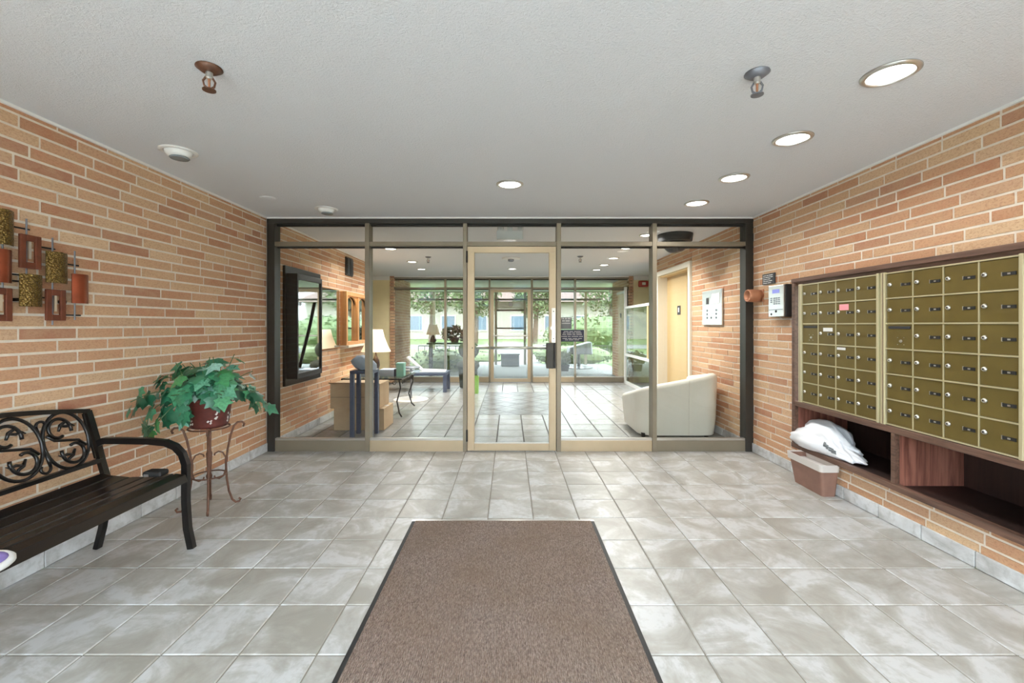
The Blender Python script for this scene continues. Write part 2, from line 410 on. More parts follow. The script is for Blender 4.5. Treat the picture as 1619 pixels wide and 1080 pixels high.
# right wall with the opening for the mail cabinet
MC = (1.96, 3.80, .245, 1.699)                          # y0 y1 z0 z1 of the cabinet
m = MB(); x0, x1 = XR+RC, XR+.25
m.box(x0,x1,YB,MC[0],0,ZC).box(x0,x1,MC[1],YG,0,ZC).box(x0,x1,MC[0],MC[1],0,MC[2]).box(x0,x1,MC[0],MC[1],MC[3],ZC)
wr = struct(obj('wall_right', m, 'mortar'), 'brick wall of the vestibule around the mail cabinet', 'wall')
lay_bricks(wr, XR, 1, YB, YG, 8, excl=[MC])
# lobby side walls
LW = (YG+.12, 7.55)
wll = struct(obj('wall_lobby_left', B(XL-.25, XL-RC, LW[0]-.12, LW[1]-.05, 0, ZC), 'mortar'), 'brick lobby wall behind the mirrors and boxes', 'wall')
lay_bricks(wll, XL, -1, LW[0], LW[1], 5, hide=[(4.78,5.72,.62,1.97),(6.38,7.5,1.0,1.85),(5.7,6.4,1.0,1.95)])
EL = (5.99, 7.36, 0, 2.19)
m = MB(); m.box(x0,x1,LW[0]-.12,EL[0]+.03,0,ZC).box(x0,x1,EL[1]-.03,LW[1]+.15,0,ZC).box(x0,x1,EL[0],EL[1],EL[3]-.03,ZC)
wlr = struct(obj('wall_lobby_right', m, 'mortar'), 'brick lobby wall around the lift door', 'wall')
lay_bricks(wlr, XR, 1, LW[0], LW[1]+.2, 6, excl=[EL], hide=[(5.05,5.65,1.3,1.75)])
# wing walls beyond the far screen (courses too small to pick apart)
for sgn, nm, X, lab in ((-1,'wall_porch_left',-2.62,'brick wing wall beside the porch, left of the far screen'), (1,'wall_porch_right',2.70,'brick wing wall beside the porch, right of the far screen')):
    a, b = sorted((X+sgn*.006, X+sgn*.24))
    o = struct(obj(nm, B(a, b, YF+.1, 11.5, 0, ZC), 'mortar'), lab, 'wall')
    lay_bricks(o, X, sgn, YF-.02, 11.5, 21+sgn, single=False)
    # quoin faces towards the lobby
    mb = MB(); z = 0; k = 0
    while z < ZC-.02:
        mb.box(min(X, X+sgn*.09), max(X, X+sgn*.09), YF-.05, YF-.021, z+.005, min(z+.0627, ZC)); z += CO
    q = obj('brick_end', mb, 'brick', o); q['kind'] = 'stuff'
    a, b = sorted((X+sgn*.09, X+sgn*2.4))
    struct(obj('wall_back_left' if sgn < 0 else 'wall_back_right', B(a, b, YF-.03, YF+.1, 0, ZC), 'yellow'), 'cream yellow corridor wall on the '+('left' if sgn < 0 else 'right')+' of the far screen', 'wall')
    a, b = sorted((sgn*4.95, sgn*5.1))
    struct(obj('wall_corridor_left' if sgn < 0 else 'wall_corridor_right', B(a, b, 4.5, YF+.1, 0, ZC), 'yellow'), 'cream end wall of the corridor', 'wall')
    a, b = sorted((XL*abs(sgn)-.25 if sgn < 0 else XR+.25, sgn*5))
    struct(obj('wall_side_left' if sgn < 0 else 'wall_side_right', B(a, b, 4.45, 4.6, 0, ZC), 'yellow'), 'cream wall of the corridor beside the lobby', 'wall')
    # crown strip
    a, b = sorted((X+sgn*.09, X+sgn*2.3))
    struct(obj('trim_5' if sgn < 0 else 'trim_6', B(a, b, YF-.07, YF-.03, ZC-.09, ZC), 'white_trim'), 'white crown strip above the cream wall', 'trim')

# baseboards: single tiles
def baseboard(name, X, sgn, y0, y1, single=True, label=''):
    back = sorted((X+sgn*.002, X-sgn*.006))
    p = struct(obj(name, B(back[0], back[1], y0, y1, 0, .088), 'grout'), label, 'baseboard')
    y = TY0 + math.floor((y0-TY0)/T)*T
    while y < y1:
        a, b = max(y+.003, y0), min(y+T-.003, y1)
        if b-a > .03:
            xs = sorted((X-sgn*.004, X-sgn*.014)); obj('baseboard_tile', B(xs[0], xs[1], a, b, .003, .090), 'base_tile', p, bevel=.002, segs=1)
        y += T
baseboard('baseboard_left', XL, -1, .9, YG, label='grey tile skirting below the left brick wall')
baseboard('baseboard_right', XR, 1, .9, YG, label='grey tile skirting below the mail cabinet')
baseboard('baseboard_lobby_left', XL, -1, LW[0], LW[1], label='grey tile skirting of the left lobby wall')
baseboard('baseboard_lobby_right', XR, 1, LW[0], EL[0], label='grey tile skirting of the right lobby wall')

# ------------------------------------------------------------------ ceilings, trims
struct(obj('ceiling', B(XL-.25, XR+.25, YB, YG+.1, ZC, ZC+.2), 'ceiling'), 'stippled off-white ceiling of the vestibule', 'ceiling')
struct(obj('ceiling_lobby', B(-5, 5, YG+.1, YF+.05, ZC, ZC+.2), 'ceiling'), 'off-white lobby ceiling', 'ceiling')
struct(obj('ceiling_porch', B(-3.2, 3.2, YF+.05, 14.4, ZC, ZC+.2), 'ceiling'), 'porch canopy soffit beyond the far screen', 'ceiling')
struct(obj('trim_1', B(XL, XL+.016, YB, YG, ZC-.014, ZC), 'white_trim'), 'thin white bead between ceiling and left brick wall', 'trim')
struct(obj('trim_2', B(XR-.016, XR, YB, YG, ZC-.014, ZC), 'white_trim'), 'thin white bead between ceiling and right brick wall', 'trim')
struct(obj('trim_3', B(XL, XR, YG-.018, YG, ZC-.014, ZC), 'white_trim'), 'thin white bead above the glass screen', 'trim')
struct(obj('trim_4', B(XL, XL+.016, LW[0], LW[1], ZC-.014, ZC), 'white_trim'), 'thin white bead above the left lobby wall', 'trim')

# ------------------------------------------------------------------ glazed screens
S = YG/CF
def sx(px): return (px-CX)*S
JX = [(sx(422), sx(434)), (sx(577), sx(584)), (sx(732), sx(738.2)), (sx(880), sx(887)), (sx(1031.5), sx(1038.5)), (sx(1179), sx(1192))]
def screen(n, y0, label, glass='glass', back=False, dep=.115, sillz=.112, JX=JX):
    p = struct(obj('window_%d' % n, B(JX[0][0], JX[-1][1], y0, y0+dep, 2.345, ZC), 'bronze_dark' if not back else 'bronze'), label, 'glass screen')
    for k, (a, b) in enumerate(JX):
        end = k in (0, 5)
        obj('jamb' if end else 'mullion', B(a, b, y0-(0 if end else .004), y0+dep, 0, 2.345), 'bronze_dark' if end else 'bronze', p, bevel=.002, segs=1)  # end jambs darker: weaker daylight reflection put into the colour
    yg = y0+dep*.55
    for k in range(5):
        a, b = JX[k][1], JX[k+1][0]
        obj('transom_bar', B(a, b, y0+.002, y0+dep, 2.112, 2.157), 'bronze', p, bevel=.002, segs=1)
        obj('head_gasket', B(a, b, yg-.012, yg+.02, 2.325, 2.345), 'gasket', p)
        obj('transom_pane', B(a-.0, b+.0, yg, yg+.006, 2.157, 2.327), glass, p)
        if k != 2:
            sl = obj('sill', B(a, b, y0+.006, y0+dep, 0, sillz), 'bronze' if k in (0,4) else 'bronze_door', p, bevel=.002, segs=1)  # paler sills near the door: daylight mirrored on the metal, put into colour
            obj('glazing_bead', B(a, b, y0+.012, y0+.05, sillz, sillz+.022), 'chrome', p)
            obj('gasket_strip', B(a, b, yg-.01, yg+.014, 2.098, 2.112), 'gasket', p)
            obj('pane', B(a, b, yg, yg+.006, sillz+.02, 2.105), glass, p)
    return p, yg
def door(n, y0, label, dep=.05, glass='glass'):
    a, b = JX[2][1]+.004, JX[3][0]-.004
    p = struct(obj('door_%d' % n, B(a, b, y0, y0+dep, 2.046, 2.106), 'bronze_door'), label, 'glass door')
    obj('stile', B(a, a+.072, y0, y0+dep, .008, 2.046), 'bronze_door', p, bevel=.002, segs=1)
    obj('stile', B(b-.072, b, y0, y0+dep, .008, 2.046), 'bronze_door', p, bevel=.002, segs=1)
    obj('bottom_rail', B(a+.072, b-.072, y0, y0+dep, .008, .080), 'bronze_door', p, bevel=.002, segs=1)
    obj('pane', B(a+.070, b-.070, y0+.022, y0+.028, .078, 2.05), glass, p)
    obj('bead', B(a+.072, b-.072, y0+.008, y0+.02, .080, .092), 'chrome', p)
    return p, a, b
s1, yg1 = screen(1, YG, 'bronze-framed glass screen between vestibule and lobby')
d1, da, db = door(1, YG+.004, 'champagne-framed glass door in the middle of the glass screen')
for z in (2.0, 1.02, .165):
    if z != 1.02: obj('hinge', MB().lathe([(.009,-.06),(.009,.06)], (da-.004, YG-.004, z), n=10), 'black_matte', d1)
pl = obj('latch_guard', B(db-.048, db-.006, YG-.006, YG+.004, 1.10, 1.475), 'chrome', d1, bevel=.002)
obj('lock_cylinder', MB().lathe([(.019,-.012),(.019,.0),(.012,.002)], (db-.044, YG-.004, 1.27), 'y', 16), 'chrome', d1)
for z in (1.44, 1.16): obj('screw', MB().lathe([(.006,-.003),(.006,.0)], (db-.028, YG-.006, z), 'y', 8), 'ink', d1)
lb = obj('pull_handle', B(db-.105, db-.03, YG-.05, YG+.002, .858, 1.118), 'bronze_dark', d1, bevel=.006)
obj('pull_edge', B(db-.03, db-.008, YG-.035, YG+.002, .858, 1.118), 'black_matte', d1, bevel=.003)
pb = obj('push_bar', MB().tube([(da+.06, YG+.095, 1.06), (db-.06, YG+.095, 1.06)], .016, 10), 'chrome', d1, smooth=True)
for x in (da+.06, db-.06): obj('bar_bracket', B(x-.025, x+.025, YG+.05, YG+.115, 1.035, 1.085), 'grey_metal', d1, bevel=.004)
obj('stop_pin', MB().lathe([(.006,-.004),(.006,.0)], (da+.052, YG+.004, 1.065), 'y', 8), 'ink', d1)
# far screen and the screen behind the viewer share the layout
s3, yg3 = screen(3, YF, 'far bronze glass screen at the end of the lobby', 'glass_far', True, JX=[(-2.70,-2.66)]+JX[1:5]+[(2.74,2.78)])
d3, _, _ = door(3, YF+.01, 'glass door in the far lobby screen', glass='glass_far')
obj('push_bar', MB().tube([(da+.06, YF-.04, 1.06), (db-.06, YF-.04, 1.06)], .016, 10), 'chrome', d3)
s2, yg2 = screen(2, YB-.115, 'bronze glass entrance screen behind the viewer', 'glass', True)
d2, _, _ = door(2, YB-.10, 'glass entrance door behind the viewer')
# far screen: the spandrel panels of its upper band
struct(obj('trim_7', B(-2.66, 2.74, YF-.012, YF+.0, ZC-.02, ZC), 'white_trim'), 'white bead above the far glass screen', 'trim')

# ------------------------------------------------------------------ porch and garden
struct(obj('floor_porch', B(-3.2, 3.2, YF+.06, 14.6, -.12, -.005), 'paving_grey'), 'pale concrete paving of the porch', 'paving')
struct(obj('path', B(-1.1, 1.1, 14.6, 34, -.125, -.05), 'paving_grey'), 'concrete path leading across the lawn', 'path')
struct(obj('road', B(-60, 60, 26, 31, -.122, -.10), 'paving_grey'), 'pale street beyond the lawn', 'road')
pf = thing('porch_screen', (0,14.4,0), 'dark metal post frame at the outer edge of the porch', 'porch frame')
for x in (-2.5, -.46, .50, 2.5): obj('post', B(x-.04, x+.04, 14.36, 14.44, -.02, ZC), 'bronze', pf)
obj('beam', B(-3, 3, 14.34, 14.46, 2.11, 2.17), 'bronze_dark', pf); obj('fascia', B(-3.2, 3.2, 14.38, 14.48, 2.385, 2.6), 'bronze_dark', pf)
obj('mid_rail', B(-.46, .5, 14.38, 14.42, 1.17, 1.22), 'bronze_dark', pf); obj('door_head', B(-.46, .5, 14.37, 14.43, 1.76, 1.82), 'bronze_dark', pf)
obj('sign_board', B(-.42, .46, 14.38, 14.41, 1.84, 2.08), 'stucco', pf)
def blob_leaves(c, rad, n, size, seed, boxy=False):
    rn = random.Random(seed); mb = MB()
    for _ in range(n):
        if boxy:
            p = [rn.uniform(-1,1) for _ in range(3)]; k = rn.randrange(3); p[k] = rn.choice((-1, 1))*rn.uniform(.86, 1.05) if not (k == 2 and rn.random() < .2) else 1
        else:
            v = Vector((rn.gauss(0,1), rn.gauss(0,1), rn.gauss(0,1))).normalized(); q = rn.uniform(.55, 1.05); p = [v.x*q, v.y*q, v.z*q]
        P = Vector((c[0]+p[0]*rad[0], c[1]+p[1]*rad[1], c[2]+p[2]*rad[2]))
        u = Vector((rn.gauss(0,1), rn.gauss(0,1), rn.gauss(0,1))).normalized(); w2 = u.cross(Vector((rn.gauss(0,1), rn.gauss(0,1), rn.gauss(0,1)))).normalized()
        s = size*rn.uniform(.6, 1.3)
        mb.add([P-u*s, P+w2*s*.45, P+u*s, P-w2*s*.45], [(0,1,2,3)])
    return mb
def ball(c, rad, seed, n=14, amp=.12):
    rn = random.Random(seed); prof = []; mb = MB(); vs = []; fs = []
    m = n//2
    for i in range(m+1):
        th = PI*i/m
        for k in range(n):
            a = 2*PI*k/n; q = 1+rn.uniform(-amp, amp); vs.append((c[0]+rad[0]*q*math.sin(th)*math.cos(a), c[1]+rad[1]*q*math.sin(th)*math.sin(a), c[2]+rad[2]*q*math.cos(th)))
    for i in range(m):
        for k in range(n): l = (k+1)%n; fs.append((i*n+k, (i+1)*n+k, (i+1)*n+l, i*n+l))
    return mb.add(vs, fs)
def hedge(c, rad, n, size, seed, label, mat='leaf', cat='hedge'):
    t = thing('hedge', (c[0], c[1], c[2]-rad[2]), label, cat, 'garden hedges')
    obj('core', ball(c, (rad[0]*.93, rad[1]*.93, rad[2]*.93), seed, 16, .08), mat, t)
    f = obj('foliage', blob_leaves(c, rad, n, size, seed), mat, t); f['kind'] = 'stuff'
hedge((-2.05, 12.7, .14), (1.05, .7, .45), 2200, .05, 1, 'low olive hedge outside the far screen, left of the porch path')
hedge((2.3, 15.8, .2), (1.5, .6, .38), 1600, .05, 2, 'green hedge outside the far screen, right of the porch path')
hedge((5.0, 24, .75), (3.2, 1.6, 1.1), 2600, .12, 3, 'large rounded pale hedge behind the right-hand railing', 'leaf_pale')
hedge((-.95, 16.5, .0), (.8, .5, .3), 700, .05, 4, 'small hedge beyond the railing, left of the far door')
def railing(x0, x1, y, label):
    t = thing('garden_railing', ((x0+x1)/2, y, -.12), label, 'railing', 'garden railings')
    obj('top_rail', B(x0, x1, y-.02, y+.02, .46, .50), 'bronze_dark', t); obj('bottom_rail', B(x0, x1, y-.015, y+.015, -.04, -.01), 'bronze_dark', t)
    n = max(2, int((x1-x0)/.24)); me = None
    for k in range(n+1):
        x = x0+(x1-x0)*k/n
        if me is None: o = obj('bar', B(x-.013, x+.013, y-.013, y+.013, -.12, .48), 'bronze_dark', t); me = o.data; zb = wloc(o).z
        else: piece('bar', me, (x, y, zb), (1,1,1), t)
railing(-3.6, -1.4, 17.2, 'dark metal railing on the lawn left of the path'); railing(1.3, 4.6, 17.2, 'dark metal railing on the lawn right of the path')
def tree(x, y, h, r, seed, label):
    t = thing('tree', (x, y, -.12), label, 'tree', 'trees across the street')
    obj('trunk', MB().tube([(x,y,-.12),(x+.1,y,h*.35),(x-.05,y,h*.7)], [.22,.17,.08], 8), 'bark', t)
    for k in range(5):
        a = k*1.256+seed; obj('branch', MB().tube([(x+.05,y,h*.38+k*.12),(x+math.cos(a)*r*.5,y+math.sin(a)*r*.5,h*.62+k*.1)], [.08,.03], 6), 'bark', t)
    f = obj('crown', blob_leaves((x,y,h*.68), (r,r,h*.36), 2600, .16, seed), 'leaf_pale', t); f['kind'] = 'stuff'
for k, (x, y, h, r, lab) in enumerate([(-6.5,36,7,2.6,'leafy pale tree across the street, left of the far lamp'), (-2.6,33,5.5,1.9,'pale tree across the street, seen left of the far door'),
        (1.9,33,5.6,1.7,'pale tree across the street, seen right of the far door'), (8.5,37,7,2.8,'pale tree across the street behind the large hedge')]): tree(x, y, h, r, k+3, lab)
bl = thing('building', (0,44,-.12), 'pale stucco house across the street beyond the lawn', 'building')
obj('wall', B(-16,16,44,52,-.12,3.6), 'stucco', bl)
for x in (-13,-9.5,-6.2,-3,.8,4.2,7.3,10.8,14):
    w_ = obj('window', B(x-.75,x+.75,43.92,44.02,.7,2.3), 'frame_white', bl); obj('window_pane', B(x-.65,x+.65,43.9,43.93,.8,2.2), 'window_blue', w_)
hb = thing('reflection_house', (0,-30,-.12), 'dark brick house added unseen behind the viewer to dim the glass reflection', 'building')  # house put behind the camera so the panes mirror less bright sky
hb['kind'] = 'structure'
obj('wall', B(-18,18,-36,-28,-.12,5.6), 'house_brick', hb)
for x in range(-15, 17, 4):
    for z in (.7, 3.3): w_ = obj('window', B(x-.7,x+.7,-28.02,-27.92,z,z+1.5), 'frame_white', hb); obj('window_pane', B(x-.6,x+.6,-27.93,-27.9,z+.1,z+1.4), 'window_blue', w_)
obj('roof', MB().add([(-19,-27,5.6),(19,-27,5.6),(19,-37,5.6),(-19,-37,5.6),(-17,-32,8),(17,-32,8)], [(0,1,5,4),(2,3,4,5),(1,2,5),(3,0,4),(0,3,2,1)]), 'roof', hb)
obj('roof', MB().add([(-17,43,3.6),(17,43,3.6),(17,53,3.6),(-17,53,3.6),(-15,48,5.6),(15,48,5.6)], [(0,1,5,4),(2,3,4,5),(1,2,5),(3,0,4),(0,3,2,1)]), 'roof', bl)

# ------------------------------------------------------------------ ceiling fixtures
def sprinkler(x, y, label, s=1.0, rot=0, mat='rust'):
    t = thing('sprinkler', (x, y, ZC), label, 'sprinkler', 'ceiling sprinklers')
    zc = ZC
    obj('escutcheon', MB().lathe([(.05*s,0),(.052*s,-.004),(.03*s,-.02*s),(.022*s,-.022*s)], (x,y,zc), n=20), mat, t, smooth=True)
    obj('body', MB().lathe([(.014*s,-.015*s),(.014*s,-.045*s),(.010*s,-.05*s)], (x,y,zc), n=12), 'chrome', t)
    ca, sa = math.cos(rot), math.sin(rot)
    for q in (-1, 1):
        obj('frame_arm', MB().tube([(x+q*ca*.010*s, y+q*sa*.01*s, zc-.04*s), (x+q*ca*.022*s, y+q*sa*.022*s, zc-.06*s), (x+q*ca*.018*s, y+q*sa*.018*s, zc-.08*s), (x, y, zc-.095*s)], .0045*s, 6), mat, t)
    obj('bulb', MB().lathe([(.005*s,-.05*s),(.005*s,-.085*s)], (x,y,zc), n=8), 'copper', t)
    obj('deflector', MB().lathe([(.004*s,-.093*s),(.026*s,-.095*s),(.026*s,-.099*s),(.004*s,-.1*s)], (x,y,zc), n=16), mat, t)
sprinkler(-1.29, 1.873, 'rusty sprinkler head on the vestibule ceiling above the bench side', 1.0, .5)
sprinkler(1.083, 1.911, 'dark metal sprinkler head beside the large front downlight', 1.0, -.4, 'grey_metal')
sprinkler(-1.32, 7.06, 'sprinkler head on the lobby ceiling left of the door', 1, .4, 'grey_metal')
sprinkler(1.13, 7.0, 'sprinkler head on the lobby ceiling right of the door', 1, -.4, 'grey_metal')
def downlight(x, y, label, r=.085, group='lit recessed downlights', power=1.0):
    t = thing('downlight', (x, y, ZC), label, 'downlight', group)
    obj('trim_ring', MB().lathe([(r,0),(r*1.26,0),(r*1.26,-.004),(r*1.08,-.012),(r,-.010),(r,0)], (x,y,ZC-.0005), n=36, cap=False), 'chrome', t, smooth=True)
    obj('lens', MB().lathe([(.001,-.004),(r,-.004),(r,-.002),(.001,-.002)], (x,y,ZC), n=36), 'lens', t)
    l = bpy.data.lights.new('downlight_lamp', 'AREA'); l.shape = 'DISK'; l.size = r*1.8; l.energy = LAMP_W*power; l.color = (1,.97,.93); l.spread = math.radians(155)
    lo = bpy.data.objects.new('downlight_lamp', l); link(lo, t, (x, y, ZC-.02))
for k, (x, y, lab) in enumerate([(1.67,1.916,'large lit downlight in front, nearest of the right-hand row'), (1.675,2.585,'lit downlight, second nearest of the right-hand row'),
        (1.68,3.27,'lit downlight, third of the right-hand row'), (1.69,3.95,'lit downlight of the right-hand row, closest to the glass screen'), (0,3.42,'lit downlight on the centre line in front of the door')]): downlight(x, y, lab)
for k, (x, y, lab) in enumerate([(-1.72,6.3,'lobby downlight at left, nearest behind the glass screen'), (-1.70,7.6,'lobby downlight at left, in the middle of its row'), (-1.74,8.6,'lobby downlight at left, furthest of its row'),
        (1.68,5.35,'lobby downlight above the black dome, right side'), (1.67,6.25,'lobby downlight at right, second of its row'), (1.71,7.2,'lobby downlight at right, third of its row'), (1.73,8.0,'lobby downlight at right, fourth of its row'), (1.73,8.7,'lobby downlight at right, furthest of its row'),
        (0.05,8.55,'lobby downlight on the centre line beyond the smoke detector')]): downlight(x, y, lab, .075, 'lit lobby downlights', 4.4)
def eyeball(x, y, label):
    t = thing('eyeball_light', (x, y, ZC), label, 'spotlight', 'unlit eyeball spotlights')
    obj('trim_ring', MB().lathe([(.078,0),(.105,0),(.105,-.004),(.09,-.01),(.078,-.006)], (x,y,ZC), n=32, cap=False), 'white_trim', t, smooth=True)
    e = ball((x,y,ZC-.0), (.076,.076,.055), 1, 24, 0); obj('eyeball', e, 'white_trim', t, smooth=True)
    obj('lens', MB().lathe([(.001,-.052),(.05,-.046),(.055,-.04),(.05,-.036)], (x+.012,y-.006,ZC-.006), n=24), 'lens_off', t)
eyeball(-2.106, 2.773, 'white eyeball spotlight, unlit, above the plant'); eyeball(-1.745, 4.15, 'white eyeball spotlight, unlit, close to the glass screen')
o = obj('ceiling_cover', MB().lathe([(.001,-.008),(.05,-.008),(.062,-.004),(.065,0)], (-2.1,3.79,ZC), n=28), 'ceiling', None, smooth=True); tag(o, 'painted-over round cover plate on the ceiling near the left wall', 'cover plate')
t = thing('smoke_detector', (0.02,7.2,ZC), 'round white smoke detector with dark centre on the lobby ceiling', 'smoke detector')
obj('base', MB().lathe([(.15,0),(.15,-.012),(.12,-.022),(.001,-.022)], (0.02,7.2,ZC), n=32), 'white_trim', t, smooth=True)
obj('sensor', MB().lathe([(.05,-.02),(.05,-.05),(.03,-.06),(.001,-.06)], (0.02,7.2,ZC), n=20), 'grey_metal', t, smooth=True)
t = thing('emergency_light', (0.0,4.80,ZC), 'white emergency light box behind the pane above the door', 'emergency light')
obj('box', B(-.145,.145,4.77,4.85,2.235,2.335), 'white', t, bevel=.008)
obj('mount', B(-.03,.03,4.79,4.83,2.335,ZC), 'white', t)
for x in (-.1, .12):
    obj('lamp_head', MB().lathe([(.02,-.03),(.035,0),(.035,.02),(.02,.03)], (x,4.79,2.36), 'y', 16), 'white', t)
t = thing('convex_mirror', (2.02,5.33,ZC), 'black dome housing on the lobby ceiling before the lift', 'ceiling dome')
obj('housing', MB().lathe([(.205,0),(.205,-.015),(.195,-.085),(.185,-.095),(.14,-.10)], (2.02,5.33,ZC), n=40), 'black_matte', t, smooth=True)
obj('dome', MB().lathe([(.145,-.09)]+[(.145*math.cos(a),-.10-.13*math.sin(a)) for a in [PI/2*k/9 for k in range(9)]]+[(.004,-.23)], (2.02,5.33,ZC), n=40), 'black', t, smooth=True)
# ------------------------------------------------------------------ mail cabinet and mailboxes
XF = 2.46
t = thing('mail_cabinet', (XR, (MC[0]+MC[1])/2, MC[2]), 'dark walnut cabinet framing the mailboxes with two open niches below', 'cabinet')
y0, y1, z0, z1 = MC; DIV = 2.815
obj('top_rail', B(XF-.012, XR+.24, y0, y1, 1.665, z1), 'walnut_trim', t, bevel=.004); obj('top_molding', B(XF+.012, XR+.05, y0+.03, y1-.03, 1.638, 1.665), 'walnut_trim', t)
obj('side_panel', B(XF-.006, XR+.24, y1-.035, y1, z0, 1.665), 'walnut_trim', t, bevel=.003); obj('side_panel', B(XF-.006, XR+.24, y0, y0+.03, z0, 1.665), 'walnut_trim', t, bevel=.003)
obj('middle_rail', B(XF-.004, XF+.07, y0+.03, y1-.035, .605, .648), 'walnut_trim', t, bevel=.004); obj('niche_ceiling', B(XF+.07, 2.92, y0+.03, y1-.035, .612, .64), 'rosewood_dark', t)
obj('niche_floor', B(XF+.03, 2.92, y0+.03, y1-.035, .256, .272), 'rosewood_dark', t); obj('front_lip', B(XF-.012, XF+.03, y0, y1, .245, .284), 'walnut_trim', t, bevel=.004)
obj('niche_back', B(2.90, 2.92, y0+.03, y1-.035, .27, .612), 'rosewood_dark', t)
obj('divider_post', B(XF-.004, XF+.03, DIV-.028, DIV, .284, .606), 'walnut_trim', t, bevel=.003)
obj('divider_panel', B(XF+.03, 2.90, DIV-.028, DIV-.004, .272, .612), 'rosewood', t); obj('end_panel', B(XF+.03, 2.90, y1-.05, y1-.035, .272, .612), 'rosewood', t)
obj('end_panel', B(XF+.03, 2.90, y0+.03, y0+.045, .272, .612), 'rosewood', t)
ZB0, RH, CWD = .656, .1635, .188
def mail_bank(ya, label, left):
    # ya: far (left) edge of the bank; columns run towards the viewer
    yb = ya - 4*CWD
    b = thing('mailbox_bank', (XF+.02, (ya+yb)/2, ZB0), label, 'mailboxes', 'banks of brass mailboxes')
    obj('back_panel', B(XF+.03, XF+.12, yb-.02, ya+.02, ZB0-.01, ZB0+6*RH+.008), 'brass_frame', b)
    for q, (a, c) in enumerate([(ya, ya+.034), (yb-.018, yb)]): obj('side_frame', B(XF-.004, XF+.035, a, c, ZB0-.008, ZB0+6*RH+.008), 'brass_frame', b, bevel=.003)
    obj('side_groove', B(XF-.0048, XF, ya+.012, ya+.016, ZB0-.004, ZB0+6*RH+.004), 'walnut_trim', b)
    for r in range(7): obj('rail', B(XF+.004, XF+.035, yb, ya, ZB0+r*RH-.004, ZB0+r*RH+.004), 'brass_frame', b)
    for c in range(1, 4): obj('stile', B(XF+.006, XF+.035, ya-c*CWD-.003, ya-c*CWD+.003, ZB0+.004, ZB0+6*RH-.004), 'brass_frame', b)
    xx = XF+.010
    for r in range(6):
        for c in range(4):
            ye = ya-c*CWD-.0045; yn = ya-(c+1)*CWD+.0045; za = ZB0+r*RH+.0055; zb2 = ZB0+(r+1)*RH-.0055; zm = (za+zb2)/2
            dr = obj('mailbox_door', B(xx, xx+.02, yn, ye, za, zb2), 'brass', b)
            if c == 0 and r == 3:
                obj('mail_slot', B(xx-.004, xx+.002, yn+.012, ye-.012, zb2-.028, zb2-.012), 'ink', dr)
                obj('lock', MB().lathe([(.008,-.006),(.010,0)], (xx, (yn+ye)/2-.01, zm-.03), 'x', 12), 'chrome', dr)
                for q in (-.022,.022):
                    for w2 in (-.022,.022): obj('rivet', MB().lathe([(.003,-.002),(.003,0)], (xx, (yn+ye)/2-.01+q, zm-.03+w2), 'x', 6), 'chrome', dr)
            else:
                obj('lock', MB().lathe([(.006,-.010),(.010,-.009),(.013,-.003),(.0135,.0)], (xx, ye-.022, zm+.006), 'x', 14), 'chrome', dr, smooth=True)
                obj('keyhole', MB().lathe([(.0045,-.0108),(.0045,-.0095)], (xx, ye-.022, zm+.006), 'x', 8), 'ink', dr)
                hs = obj('name_holder', B(xx-.003, xx+.001, yn+.014, ye-.105, zm-.0085, zm+.0085), 'black_matte', dr)
                obj('name_card', B(xx-.0038, xx-.002, (yn+ye-.091)/2-.006, (yn+ye-.091)/2+.007, zm-.004, zm+.004), 'chrome', dr)
                obj('holder_edge', B(xx-.004, xx+.001, ye-.105, ye-.101, zm-.0105, zm+.0105), 'chrome', dr)
            if left:
                if (r, c) == (4, 2): obj('sticker', B(xx-.0015, xx+.001, yn+.06, ye-.03, zm+.018, zm+.062), 'pink', dr)
                if (r, c) == (3, 1): obj('sticker', B(xx-.0015, xx+.001, yn+.03, ye-.05, zm+.022, zm+.050), 'white', dr)
                if (r, c) == (2, 2): obj('sticker', B(xx-.0015, xx+.001, yn+.09, ye-.006, zm+.05, zm+.068), 'white', dr)
    return b
mail_bank(3.68, 'brass mailbox bank nearer the intercom, with a pink sticker on one door', True)
mail_bank(2.86, 'brass mailbox bank nearer the viewer, without a pink sticker', False)
# white bag in niche
from mathutils import noise as mnoise
def crumple(c, rad, seed, n=28, amp=.16, pinch=None, flat=True):
    rn = random.Random(seed); dirs = [Vector((rn.gauss(0,1), rn.gauss(0,1), rn.gauss(0,1))).normalized() for _ in range(26)]; am = [rn.uniform(-1,1) for _ in dirs]
    vs = []; fs = []; m = n//2
    for i in range(m+1):
        th = PI*i/m
        for k in range(n):
            a = 2*PI*k/n; d = Vector((math.sin(th)*math.cos(a), math.sin(th)*math.sin(a), math.cos(th)))
            q = 1 + amp*sum(am[j]*max(0, d.dot(dirs[j])-.55)*2.2 for j in range(26)) + .35*amp*math.sin(9*d.x+4*d.z+seed)*math.sin(7*d.y+3*d.z)
            q += amp*.55*(abs(mnoise.noise(d*2.6+Vector((seed,0,0))))-.25) + amp*.35*(abs(mnoise.noise(d*5.5+Vector((0,seed,0))))-.25)
            p = Vector((c[0]+rad[0]*q*d.x, c[1]+rad[1]*q*d.y, c[2]+rad[2]*q*d.z))
            if pinch: p = pinch(p, d)
            vs.append(p)
    for i in range(m):
        for k in range(n): l = (k+1)%n; fs.append((i*n+k, (i+1)*n+k, (i+1)*n+l, i*n+l))
    return MB().add(vs, fs)
def bagp(p, d):
    q = Vector(p)
    if q.y < 3.42:                                     # narrow end, towards the viewer
        u = min(1, (3.42-q.y)/.34); q.z = .286 + (q.z-.286)*(1-.75*u); q.x = 2.55 + (q.x-2.55)*(1-.2*u)
    q.z = max(q.z, .2855); return q
t = thing('plastic_bag', (2.55,3.42,.286), 'crumpled white plastic bag lying in the left niche above the bin', 'bag')
